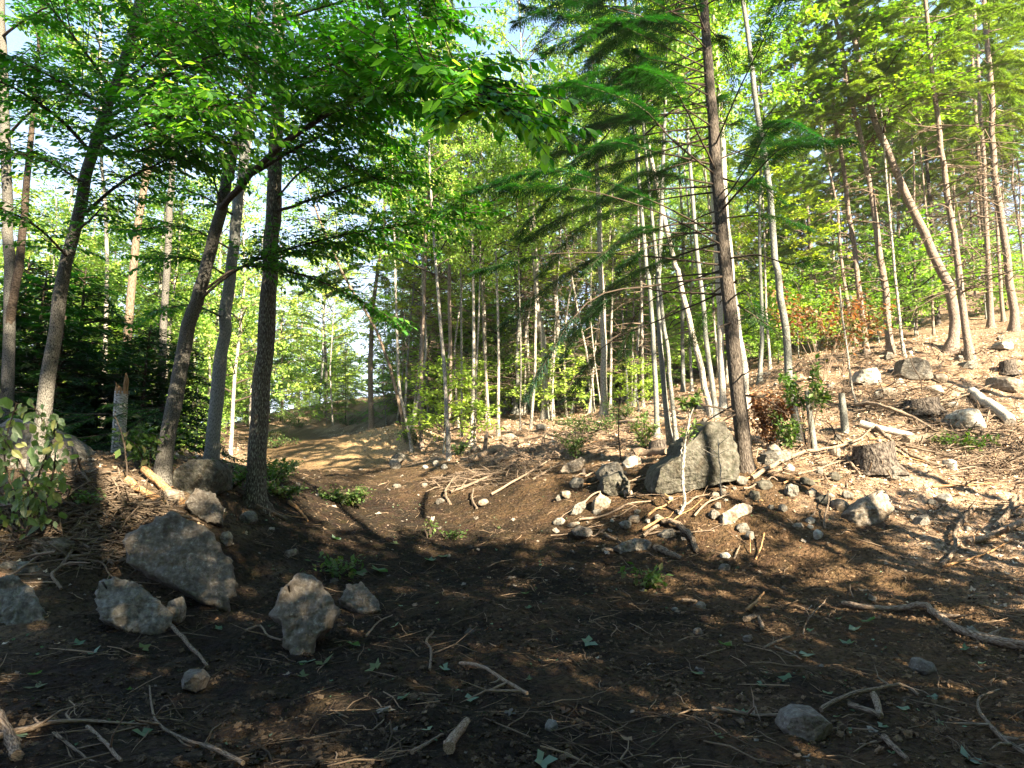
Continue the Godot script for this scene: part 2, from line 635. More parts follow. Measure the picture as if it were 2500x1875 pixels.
func limb(B: Shape, pts: Array, r0: float, r1: float, sides := 7) -> Array:
	var c := []
	var rad := []
	var n := pts.size()
	for i in n - 1:
		var p0: Vector3 = pts[maxi(i - 1, 0)]
		var p3: Vector3 = pts[mini(i + 2, n - 1)]
		var a: Vector3 = pts[i]
		var b: Vector3 = pts[i + 1]
		for k in 4:
			c.append(a.cubic_interpolate(b, p0, p3, k / 4.0))
	c.append(pts[n - 1])
	for i in c.size():
		rad.append(lerpf(r0, r1, float(i) / (c.size() - 1)))
		if i > 0 and i < c.size() - 1:
			c[i] += rdir() * minf(rad[i] * 0.35, 0.02)
	B.tube(c, rad, sides, Color.WHITE, true)
	return c

func leafy_limb(B: Shape, spots: Array, pts: Array, r0: float, twigs_per_m: float, tw_len: float, L: float, from := 0.2) -> void:
	var c := limb(B, pts, r0, 0.006)
	var total := 0.0
	for i in c.size() - 1:
		total += c[i].distance_to(c[i + 1])
	var n := int(total * twigs_per_m)
	for k in n:
		var f := lerpf(from, 1.0, (k + R.randf()) / n)
		var at := f * (c.size() - 1)
		var i := mini(int(at), c.size() - 2)
		var p: Vector3 = c[i].lerp(c[i + 1], at - i)
		var along: Vector3 = (c[i + 1] - c[i]).normalized()
		var side := along.cross(Vector3.UP).normalized() * (1.0 if k % 2 == 0 else -1.0)
		var d := (along * rnd(0.3, 1.0) + side * rnd(0.4, 1.1) + Vector3.UP * rnd(-0.25, 0.45)).normalized()
		leafy_twig(B, spots, p, d, tw_len * rnd(0.45, 1.15) * (1.0 - 0.35 * f), L, 0.007)

# Needle frond: an axis with thin side twiglets in one plane.
func frond(S: Shape, o: Vector3, d: Vector3, up: Vector3, length: float, n: int, wide: float, col: Color) -> void:
	var side := d.cross(up).normalized()
	S.rhomb(o, d * length, side * wide * 0.5, Vector3.ZERO, col)
	for k in n:
		var f := (k + 0.5) / n
		var p := o + d * (length * f) + Vector3.DOWN * (f * f * length * 0.12)
		var sg := 1.0 if k % 2 == 0 else -1.0
		var l := length * (0.55 - 0.33 * f) * rnd(0.8, 1.2)
		var q := (d * 0.75 + side * sg + Vector3.DOWN * rnd(0.0, 0.3) + up * rnd(-0.1, 0.15)).normalized()
		S.rhomb(p, q * l, q.cross(up).normalized() * wide * 0.5, up * wide * 0.12, col * rnd(0.8, 1.2))

func needle_branch(S: Shape, B: Shape, pts: Array, r0: float, from: float, spacing: float, flen: float, n: int, wide: float, col: Color, sides := 5) -> void:
	var c := limb(B, pts, r0, 0.004, sides)
	var total := 0.0
	for i in c.size() - 1:
		total += c[i].distance_to(c[i + 1])
	var m := int(total * (1.0 - from) / spacing)
	for k in m:
		var f := lerpf(from, 1.0, (k + R.randf()) / m)
		var at := f * (c.size() - 1)
		var i := mini(int(at), c.size() - 2)
		var p: Vector3 = c[i].lerp(c[i + 1], at - i)
		var along: Vector3 = (c[i + 1] - c[i]).normalized()
		var side := along.cross(Vector3.UP).normalized() * (1.0 if k % 2 == 0 else -1.0)
		var d := (along * rnd(0.35, 0.9) + side * rnd(0.5, 1.0) + Vector3.DOWN * rnd(0.0, 0.35)).normalized()
		var g := (f - from) / (1.0 - from)
		var shape := lerpf(0.75, 1.15, sin(PI * clampf(g * 0.9 + 0.05, 0.0, 1.0)))
		frond(S, p, d, (Vector3.UP + rdir() * 0.25).normalized(), flen * shape * rnd(0.6, 1.25), n, wide, col * rnd(0.7, 1.3))

func leaves_into(S: Shape, spots: Array, from: int, cols: Array, wide := 0.27) -> void:
	for k in range(from, spots.size()):
		var t: Transform3D = spots[k]
		var col: Color = cols[R.randi() % cols.size()] * rnd(0.8, 1.2)
		S.rhomb(t.origin, t.basis.z - t.basis.y * 0.12, t.basis.x * wide, t.basis.y * 0.09, col)

# ---------------------------------------------------------------- shared crowns for the trees further off
var crowns := {}

func make_broad_crown(sd: int, hc: float, rc: float, limbs: int, L: float, cols: Array, density: float) -> Array:
	R.seed = sd
	var S := Shape.new()
	var B := Shape.new()
	for k in limbs:
		var f := (k + 0.3) / limbs
		var az := k * 2.4 + rnd(-0.5, 0.5)
		var len_ := rc * lerpf(1.0, 0.3, f * f) * rnd(0.6, 1.15)
		var o := Vector3(0, f * hc * 0.92, 0)
		var out := Vector3(cos(az), 0, sin(az))
		var e := lerpf(0.35, 1.1, f) * rnd(0.7, 1.3)
		var pts := [o, o + (out + Vector3.UP * e) * len_ * 0.4, o + (out + Vector3.UP * e * 0.8) * len_ * 0.75 + rdir() * 0.15, o + (out * 1.05 + Vector3.UP * e * 0.6) * len_ + rdir() * 0.2]
		var c := limb(B, pts, lerpf(0.035, 0.015, f), 0.006, 4)
		var tw := int(len_ * 6.5)
		for j in tw:
			var i := int(lerpf(c.size() * 0.25, c.size() - 1.0, R.randf()))
			var d := (out * 0.6 + rdir(0.5)).normalized()
			var tl := rnd(0.35, 0.95)
			var p: Vector3 = c[i]
			B.tube([p, p + d * tl * 0.5, p + d * tl + Vector3.DOWN * 0.05], [0.008, 0.005, 0.003], 3, Color.WHITE, false, 0.3)
			var base: Color = cols[R.randi() % cols.size()]
			for q in int(26 * density * tl):
				var lp := p + d * tl * rnd(0.1, 1.05) + rdir() * rnd(0.02, 0.17)
				var ld := (d * 0.4 + rdir(0.5) + Vector3.DOWN * 0.25).normalized()
				var b := leaf_basis(ld, (Vector3(0.25, 1.0, 0.4) + rdir() * 0.85).normalized(), L * rnd(0.7, 1.2))
				S.rhomb(lp, b.z, b.x * 0.3, b.y * 0.08, base * rnd(0.75, 1.25))
	return [S, B]

func make_needle_crown(sd: int, hc: float, rc: float, n: int, cols: Array, spacing: float, flen: float, wide: float, full: float) -> Array:
	R.seed = sd
	var S := Shape.new()
	var B := Shape.new()
	for k in n:
		var f := (k + R.randf()) / n
		var az := k * 2.4 + rnd(-0.6, 0.6)
		var len_ := rc * lerpf(1.0, 0.16, pow(f, 1.2)) * rnd(0.6, 1.15)
		var out := Vector3(cos(az), 0, sin(az))
		var o := Vector3(0, f * hc, 0)
		var e := lerpf(0.05, 0.55, f)
		var pts := [o, o + (out + Vector3.UP * e) * len_ * 0.4, o + (out + Vector3.UP * (e - 0.12)) * len_ * 0.75, o + (out + Vector3.UP * (e - 0.32)) * len_ + rdir() * 0.1]
		needle_branch(S, B, pts, 0.02, 1.0 - full, spacing, flen, 6, wide, cols[R.randi() % cols.size()], 3)
	return [S, B]

func make_dead_branches(sd: int, h: float, n: int) -> Shape:
	R.seed = sd
	var B := Shape.new()
	for k in n:
		var az := rnd(0, TAU)
		var o := Vector3(0, h * R.randf(), 0)
		var out := Vector3(cos(az), rnd(-0.35, 0.15), sin(az))
		var l := rnd(0.4, 1.9)
		var p := o + out * l * 0.5 + rdir() * 0.08
		var e := o + out * l + Vector3.DOWN * l * 0.1 + rdir() * 0.12
		B.tube([o, p, e], [0.022, 0.015, 0.006], 3, Color.WHITE, false, 0.3)
		for j in R.randi_range(0, 3):
			var a := o.lerp(e, rnd(0.4, 0.9))
			B.tube([a, a + (out + rdir() * 0.9).normalized() * l * rnd(0.2, 0.4)], [0.01, 0.004], 3, Color.WHITE, false, 0.3)
	return B

func make_crowns() -> void:
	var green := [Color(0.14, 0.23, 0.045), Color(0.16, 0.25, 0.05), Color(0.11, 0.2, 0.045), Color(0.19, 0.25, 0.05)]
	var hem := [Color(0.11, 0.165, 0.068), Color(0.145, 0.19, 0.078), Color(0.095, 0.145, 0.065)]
	for k in 4:
		crowns["broad_%d" % k] = make_broad_crown(100 + k, 9.0, 2.7, 28, 0.14, green, 1.0)
	for k in 2:
		crowns["shade_%d" % k] = make_broad_crown(150 + k, 9.0, 2.7, 40, 0.2, green, 1.3)
	for k in 3:
		crowns["needle_%d" % k] = make_needle_crown(200 + k, 10.0, 3.1, 60, hem, 0.026, 0.26, 0.05, 0.76)
	for k in 3:
		crowns["sapling_%d" % k] = make_broad_crown(300 + k, 3.6, 1.5, 22, 0.14, [Color(0.13, 0.225, 0.045), Color(0.16, 0.25, 0.05), Color(0.11, 0.19, 0.04)], 1.1)
	for k in 2:
		crowns["young_hemlock_%d" % k] = make_needle_crown(400 + k, 4.2, 1.5, 56, [Color(0.09, 0.17, 0.045), Color(0.12, 0.2, 0.05)], 0.055, 0.3, 0.04, 0.9)
	for k in crowns.keys():
		var needle: bool = k.contains("needle") or k.contains("hemlock")
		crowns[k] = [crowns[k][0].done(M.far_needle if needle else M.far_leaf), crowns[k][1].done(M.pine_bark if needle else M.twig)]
	for k in 2:
		crowns["dead_%d" % k] = make_dead_branches(500 + k, 6.5, 60).done(M.dead_wood)

func place_crown(kind: String, parent: Node3D, at: Vector3, axis: Vector3, spin: float, scale: Vector3, m: Material = null) -> void:
	var y := axis.normalized()
	var x := y.cross(Vector3(sin(spin), 0, cos(spin))).normalized()
	var b := Basis(x * scale.x, y * scale.y, x.cross(y) * scale.z)
	var c := part("crown", crowns[kind][0], parent, "stuff")
	c.transform = Transform3D(b, at)
	if m:
		c.material_override = m
	var l := part("limbs", crowns[kind][1], parent, "stuff")
	l.transform = c.transform

# A tree with its own trunk along given points and a shared crown.
func tree(called: String, label: String, path: Array, r0: float, r1: float, m: Material, kind: String, crown_from: float, cscale: Vector3, group := "", dead := -1, tint: Material = null) -> Node3D:
	var foot: Vector3 = path[0]
	var o := thing(called, label, "tree", foot, group)
	var loc := []
	for p in path:
		loc.append(p - foot)
	var pts := []
	var rad := []
	var n := loc.size()
	for i in n - 1:
		for k in 3:
			pts.append(loc[i].cubic_interpolate(loc[i + 1], loc[maxi(i - 1, 0)], loc[mini(i + 2, n - 1)], k / 3.0))
	pts.append(loc[n - 1])
	var top: float = pts[-1].y
	for i in pts.size():
		var f: float = clampf(pts[i].y / top, 0.0, 1.0)
		rad.append(lerpf(r0, r1, pow(f, 0.8)))
		if i > 0:
			pts[i] += Vector3(R.randfn(), 0, R.randfn()) * r0 * 0.16
	# root flare, sunk a little into the ground
	var d0: Vector3 = (pts[1] - pts[0]).normalized()
	pts.insert(1, d0 * 0.35)
	rad[0] = r0 * 1.5
	rad.insert(1, r0 * 1.06)
	pts.insert(0, -d0 * 0.3)
	rad.insert(0, r0 * 1.8)
	var s := Shape.new()
	s.tube(pts, rad, 12 if r0 > 0.09 else 7, Color.WHITE, true, 0.4, 0.05 if r0 > 0.1 else 0.0)
	part("trunk", s.done(m), o)
	if kind != "":
		var want: float = crown_from * top
		var i := 1
		while i < pts.size() - 2 and pts[i].y < want:
			i += 1
		var f := clampf(inverse_lerp(pts[i - 1].y, pts[i].y, want), 0.0, 1.0)
		var at: Vector3 = pts[i - 1].lerp(pts[i], f)
		place_crown(kind, o, at, pts[-1] - at, R.randf() * TAU, cscale, tint)
	if dead >= 0:
		var e := part("dead_branches", crowns["dead_%d" % dead], o, "stuff")
		var y := (pts[mini(4, pts.size() - 1)] as Vector3).normalized()
		var x := y.cross(Vector3(sin(label.length() * 1.7), 0, cos(label.length() * 1.7))).normalized()
		e.transform = Transform3D(Basis(x, y, x.cross(y)), y * rnd(1.2, 1.8))
	return o

func grow(px: Array, d: float, h: float) -> Array:         # pixel points of a trunk at depth d, carried on to height h
	var path := []
	for k in px:
		path.append(pt(k[0], k[1], d))
	path[0].y = minf(path[0].y, height(path[0].x, path[0].z)) if absf(path[0].y - height(path[0].x, path[0].z)) < 0.8 else path[0].y
	var a: Vector3 = path[-2]
	var b: Vector3 = path[-1]
	var dir := (b - a).normalized()
	dir = (dir + Vector3.UP * 0.4).normalized()
	var more: float = h - (b.y - path[0].y)
	if more > 0.5:
		path.append(b + dir * more * 0.5)
		path.append(b + dir * more + Vector3(dir.x, 0, dir.z) * -0.2 * more)
	return path

# ---------------------------------------------------------------- rocks
var balls := {}
func ball(level: int) -> Array:
	if balls.has(level):
		return balls[level]
	var g := (1.0 + sqrt(5.0)) / 2.0
	var v := []
	for k in [[-1, g, 0], [1, g, 0], [-1, -g, 0], [1, -g, 0], [0, -1, g], [0, 1, g], [0, -1, -g], [0, 1, -g], [g, 0, -1], [g, 0, 1], [-g, 0, -1], [-g, 0, 1]]:
		v.append(Vector3(k[0], k[1], k[2]).normalized())
	var f := [0, 11, 5, 0, 5, 1, 0, 1, 7, 0, 7, 10, 0, 10, 11, 1, 5, 9, 5, 11, 4, 11, 10, 2, 10, 7, 6, 7, 1, 8, 3, 9, 4, 3, 4, 2, 3, 2, 6, 3, 6, 8, 3, 8, 9, 4, 9, 5, 2, 4, 11, 6, 2, 10, 8, 6, 7, 9, 8, 1]
	for l in level:
		var mid := {}
		var g2 := []
		for i in range(0, f.size(), 3):
			var q := []
			for e in 3:
				var a: int = f[i + e]
				var b: int = f[i + (e + 1) % 3]
				var key := mini(a, b) * 100000 + maxi(a, b)
				if not mid.has(key):
					mid[key] = v.size()
					v.append(((v[a] + v[b]) as Vector3).normalized())
				q.append(mid[key])
			g2.append_array([f[i], q[0], q[2], f[i + 1], q[1], q[0], f[i + 2], q[2], q[1], q[0], q[1], q[2]])
		f = g2
	balls[level] = [v, f]
	return balls[level]

func rock_mesh(outline: Array, deep: float, sd: int, m: Material, level := 4, bumpy := 0.05, cuts := 5, boxy := 0.7) -> ArrayMesh:
	R.seed = sd
	var b := ball(level)
	var s := Shape.new()
	var nz := FastNoiseLite.new()
	nz.seed = sd
	nz.frequency = 1.0
	nz.fractal_octaves = 5
	var size := 0.0
	var rs := PackedFloat32Array()
	for k in 128:                                          # radius of the outline in each direction
		var d := Vector2(cos(TAU * k / 128), sin(TAU * k / 128))
		var best := 0.0
		for i in outline.size():
			var p: Vector2 = outline[i]
			var q: Vector2 = outline[(i + 1) % outline.size()]
			var e := q - p
			var det := d.cross(e)
			if absf(det) < 1e-9:
				continue
			var t := p.cross(e) / det
			var u := p.cross(d) / det
			if t > 0 and u >= -0.001 and u <= 1.001:
				best = maxf(best, t)
		rs.append(best)
		size = maxf(size, best)
	var planes := []
	for k in cuts:
		var nn := Vector3(R.randfn(), R.randfn() * 0.8 + 0.2, absf(R.randfn()) + 0.5).normalized()
		planes.append([nn, rnd(0.52, 0.82)])
	for u in b[0]:
		var rho := sqrt(u.x * u.x + u.y * u.y)
		var at := fposmod(atan2(u.y, u.x) / TAU * 128.0, 128.0)
		var i := int(at) % 128
		var r := lerpf(rs[i], rs[(i + 1) % 128], at - int(at))
		var cs := Vector2(u.x, u.y) / maxf(rho, 1e-5)
		var p := Vector3(cs.x * r * pow(rho, boxy), cs.y * r * pow(rho, boxy), signf(u.z) * pow(absf(u.z), boxy) * deep)
		for c in planes:
			var nn: Vector3 = c[0]
			var ext: float = c[1] * (absf(nn.x) * size * 0.75 + absf(nn.y) * size * 0.6 + absf(nn.z) * deep)
			var over := p.dot(nn) - ext
			if over > 0.0:
				p -= nn * over
		var q := p / size
		var no := nz.get_noise_3d(q.x * 0.8 + 7.0, q.y * 0.8, q.z * 0.8) * 0.7 + absf(nz.get_noise_3d(q.x * 3.0, q.y * 3.0, q.z * 3.0 + 5.0)) * -0.75 + nz.get_noise_3d(q.x * 9.0, q.y * 9.0, q.z * 9.0) * 0.32
		p += u * no * bumpy * size * 2.0
		s.v.append(p)
	s.n.resize(s.v.size())
	var f: Array = b[1]
	for k in range(0, f.size(), 3):
		var a: int = f[k]
		var c2: int = f[k + 1]
		var d2: int = f[k + 2]
		var nn := (s.v[c2] - s.v[a]).cross(s.v[d2] - s.v[a])
		if nn.dot(s.v[a] + s.v[c2] + s.v[d2]) < 0.0:
			nn = -nn
			s.ix.append_array(PackedInt32Array([a, c2, d2]))
		else:
			s.ix.append_array(PackedInt32Array([a, d2, c2]))
		s.n[a] += nn
		s.n[c2] += nn
		s.n[d2] += nn
	for k in s.n.size():
		s.n[k] = s.n[k].normalized()
	return s.done(m)

# A rock traced by its outline in photograph pixels, standing at depth d, with a real thickness.
func traced_rock(label: String, px: Array, off: Vector2, sc: float, d: float, thick: float, sd: int, m: Material, group := "", bumpy := 0.03, cuts := 12, boxy := 0.5, turn := 0.0, tip := 0.0, plate := false) -> MeshInstance3D:
	var c := Vector2.ZERO
	var pts := []
	for k in px:
		var p := Vector2(k[0], k[1]) * sc + off
		pts.append(p)
		c += p
	c /= pts.size()
	var o := pt(c.x, c.y, d)
	var outline := []
	for p in pts:
		var q := pt(p.x, p.y, d) - o
		outline.append(Vector2(q.x / cos(turn), q.y / cos(tip)))
	var size := 0.0
	for q in outline:
		size = maxf(size, q.length())
	var r := solo("boulder" if size > 0.55 else "rock", plate_mesh(outline, thick, sd, m) if plate else rock_mesh(outline, thick, sd, m, 4, bumpy, cuts, boxy), o - Vector3(0, 0, thick * 0.4), label, "boulder" if size > 0.55 else "rock", group)
	r.rotation = Vector3(tip, turn, 0)
	return r

# A flat-faced slab: the traced outline as a plate with broken sides and an almost plane front.
func plate_mesh(outline: Array, thick: float, sd: int, m: Material) -> ArrayMesh:
	var nz := FastNoiseLite.new()
	nz.seed = sd
	nz.frequency = 1.0
	nz.fractal_octaves = 4
	var ring := []
	var total := 0.0
	for i in outline.size():
		total += (outline[i] as Vector2).distance_to(outline[(i + 1) % outline.size()])
	for i in outline.size():
		var p: Vector2 = outline[i]
		var q: Vector2 = outline[(i + 1) % outline.size()]
		var n := maxi(2, int(p.distance_to(q) / total * 90.0))
		for k in n:
			var r := p.lerp(q, float(k) / n)
			ring.append(r * (1.0 + 0.05 * nz.get_noise_2d(r.x * 5.0 / total * 6.0, r.y * 5.0 / total * 6.0)))
	var w := ring.size()
	var s := Shape.new()
	var rows := [[0.8, -1.0], [0.94, -0.8], [0.97, -0.4], [1.0, -0.12], [0.995, -0.04], [0.965, 0.02], [0.9, 0.05], [0.75, 0.06], [0.55, 0.07], [0.35, 0.08], [0.15, 0.08], [0.0, 0.08]]
	for row in rows:
		for k in w:
			var c: Vector2 = ring[k] * row[0]
			var q := c / total * 8.0
			var rel := nz.get_noise_3d(q.x, q.y, row[1] * 2.0) * 0.16 + nz.get_noise_2d(q.x * 4.0, q.y * 4.0) * 0.05
			var z: float = row[1] * thick + rel * thick * 1.1
			if row[1] < 0.0:
				c *= 1.0 + nz.get_noise_3d(q.x * 3.0, q.y * 3.0, row[1] * 3.0) * 0.12
			s.v.append(Vector3(c.x, c.y, z))
	s.n.resize(s.v.size())
	for j in rows.size() - 1:
		for k in w:
			var a := j * w + k
			var b := j * w + (k + 1) % w
			var quad := [a, b, a + w, b, b + w, a + w]
			for t in [0, 3]:
				var i0: int = quad[t]
				var i1: int = quad[t + 1]
				var i2: int = quad[t + 2]
				var nn := (s.v[i1] - s.v[i0]).cross(s.v[i2] - s.v[i0])
				var out := (s.v[i0] + s.v[i1] + s.v[i2]) / 3.0 + Vector3(0, 0, thick * 0.5)
				if nn.dot(out) < 0.0:
					nn = -nn
					s.ix.append_array(PackedInt32Array([i0, i1, i2]))
				else:
					s.ix.append_array(PackedInt32Array([i0, i2, i1]))
				s.n[i0] += nn
				s.n[i1] += nn
				s.n[i2] += nn
	for k in s.n.size():
		s.n[k] = s.n[k].normalized() if s.n[k].length() > 0.0 else Vector3.BACK
	return s.done(m)

func any_rock(label: String, px: float, py: float, w: float, h: float, sd: int, m: Material, group := "", tilt := 0.0) -> MeshInstance3D:
	var foot := gp(px, py)
	var k := -foot.z / F
	R.seed = sd
	var outline := []
	var n := 7
	for i in n:
		var a := TAU * (i + R.randf_range(-0.28, 0.28)) / n
		var e := rnd(0.8, 1.12)
		outline.append(Vector2(cos(a) * w * 0.5 * k * e, sin(a) * h * 0.62 * k * e).rotated(tilt))
	var r := solo("rock", rock_mesh(outline, w * k * rnd(0.32, 0.5), sd, m, 3, 0.04, 10, 0.55), foot + Vector3(0, h * k * 0.3, 0), label, "rock", group)
	r.rotation.y = rnd(-0.5, 0.5)
	return r

# ---------------------------------------------------------------- sticks and logs lying on the ground
func lying(px: Array, lift: float) -> Array:
	var pts := []
	for k in px:
		var p := gp(k[0], k[1])
		pts.append(p + Vector3.UP * (lift + (k[2] if k.size() > 2 else 0.0)))
	return pts

func stick(called: String, label: String, cat: String, pts: Array, r0: float, r1: float, m: Material, sd: int, twigs := 0, group := "", sides := 7) -> Node3D:
	R.seed = sd
	var foot: Vector3 = pts[0]
	var loc := []
	for p in pts:
		loc.append(p - foot)
	var c := []
	var rad := []
	var n := loc.size()
	for i in n - 1:
		for k in 4:
			c.append(loc[i].cubic_interpolate(loc[i + 1], loc[maxi(i - 1, 0)], loc[mini(i + 2, n - 1)], k / 4.0))
	c.append(loc[n - 1])
	for i in c.size():
		rad.append(lerpf(r0, r1, float(i) / (c.size() - 1)) * rnd(0.9, 1.12))
		if i > 0:
			c[i] += rdir() * r0 * 0.25
	var s := Shape.new()
	s.tube(c, rad, sides, Color.WHITE, true, 0.25, 0.06)
	if twigs == 0:
		return solo(called, s.done(m), foot, label, cat, group)
	var o := thing(called, label, cat, foot, group)
	part("stem", s.done(m), o)
	for k in twigs:
		var t := Shape.new()
		var i := int(lerpf(c.size() * 0.3, c.size() - 1.0, R.randf()))
		var along: Vector3 = (c[i] - c[maxi(i - 1, 0)]).normalized()
		var d := (along + Vector3(R.randfn(), absf(R.randfn()) * 0.35, R.randfn()) * 0.7).normalized()
		var l := rnd(0.15, 0.5)
		var p: Vector3 = c[i]
		var q: Vector3 = p + d * l * 0.5 + rdir() * 0.04
		var e: Vector3 = q + (d + rdir() * 0.5).normalized() * l * 0.5
		for z in 2:
			var gy := height(foot.x + (q.x if z == 0 else e.x), foot.z + (q.z if z == 0 else e.z)) - foot.y + 0.01
			if z == 0:
				q.y = maxf(q.y, gy)
			else:
				e.y = maxf(e.y, gy)
		t.tube([p, q, e], [r1 * 0.7 + 0.002, r1 * 0.5 + 0.001, 0.0015], 5, Color.WHITE, false, 0.25)
		part("twig", t.done(m), o)
	return o

func stump(label: String, px: float, py: float, wpx: float, hpx: float, sd: int, group := "", lean := 0.0) -> Node3D:
	R.seed = sd
	var foot := gp(px, py)
	var k := -foot.z / F
	var r := wpx * k / 2.0
	var h := hpx * k
	var o := thing("tree_stump", label, "stump", foot, group)
	var s := Shape.new()
	var sides := 22
	for j in 7:
		var f := j / 6.0
		for i in sides + 1:
			var a := TAU * (i % sides) / sides
			var root := maxf(0.0, sin(a * 5.0 + sd)) * 0.5 * pow(1.0 - f, 2.5)
			var rr := r * (1.0 + 0.35 * pow(1.0 - f, 2.0) + root + 0.05 * sin(a * 9.0 + f * 3.0))
			var y := h * f * 1.25 - h * 0.25
			if j == 6:
				y += h * 0.12 * sin(a + 1.0)
			s.v.append(Vector3(cos(a) * rr + lean * y, y, sin(a) * rr))
			s.n.append(Vector3(cos(a), 0.15, sin(a)).normalized())
			s.t.append(Vector2(3.0 * i / sides, f * h / 0.3))
			s.c.append(Color.WHITE)
	for j in 6:
		for i in sides:
			var q := j * (sides + 1) + i
			var t := q + sides + 1
			s.ix.append_array(PackedInt32Array([q, q + 1, t + 1, q, t + 1, t]))
	part("bark", s.done(M.ridged_bark), o)
	var top := Shape.new()
	var c0 := Vector3(lean * h, h, 0)
	top.v.append(c0)
	top.n.append(Vector3.UP)
	top.t.append(Vector2(0.5, 0.5))
	for i in sides + 1:
		var p := s.v[6 * (sides + 1) + i]
		top.v.append(c0 + (p - c0) * 0.97 + Vector3.UP * 0.003)
		top.n.append(Vector3.UP)
		top.t.append(Vector2(0.5 + p.x, 0.5 + p.z))
	for i in sides:
		top.ix.append_array(PackedInt32Array([0, i + 1, i + 2]))
	part("cut_top", top.done(M.split_wood), o)
	return o

# ---------------------------------------------------------------- scattered litter (stuff)
func multi(called: String, mesh: Mesh, where: Array, cols: Array, label: String, cat: String) -> void:
	var mm := MultiMesh.new()
	mm.transform_format = MultiMesh.TRANSFORM_3D
	mm.use_colors = cols.size() > 0
	mm.mesh = mesh
	mm.instance_count = where.size()
	for i in where.size():
		mm.set_instance_transform(i, where[i])
		if cols.size():
			mm.set_instance_color(i, cols[i])
	var o := MultiMeshInstance3D.new()
	o.name = numbered(called)
	o.multimesh = mm
	add_child(o)
	tag(o, label, cat, "", "stuff")

func ground_frame(x: float, z: float, tilt: float) -> Basis:
	var e := 0.08
	var n := Vector3(height(x - e, z) - height(x + e, z), 2.0 * e, height(x, z - e) - height(x, z + e)).normalized()
	n = (n + rdir() * tilt).normalized()
	var a := rnd(0, TAU)
	var zz := Vector3(cos(a), 0, sin(a))
	var x_ := n.cross(zz).normalized()
	return Basis(x_, n, x_.cross(n))

func spot(near_bias: float, zmax: float) -> Vector2:       # a random place in the viewed wedge, denser near the viewpoint
	var d := lerpf(2.6, zmax, pow(R.randf(), near_bias))
	var x := rnd(-0.82, 0.82) * d
	return Vector2(x, -d)

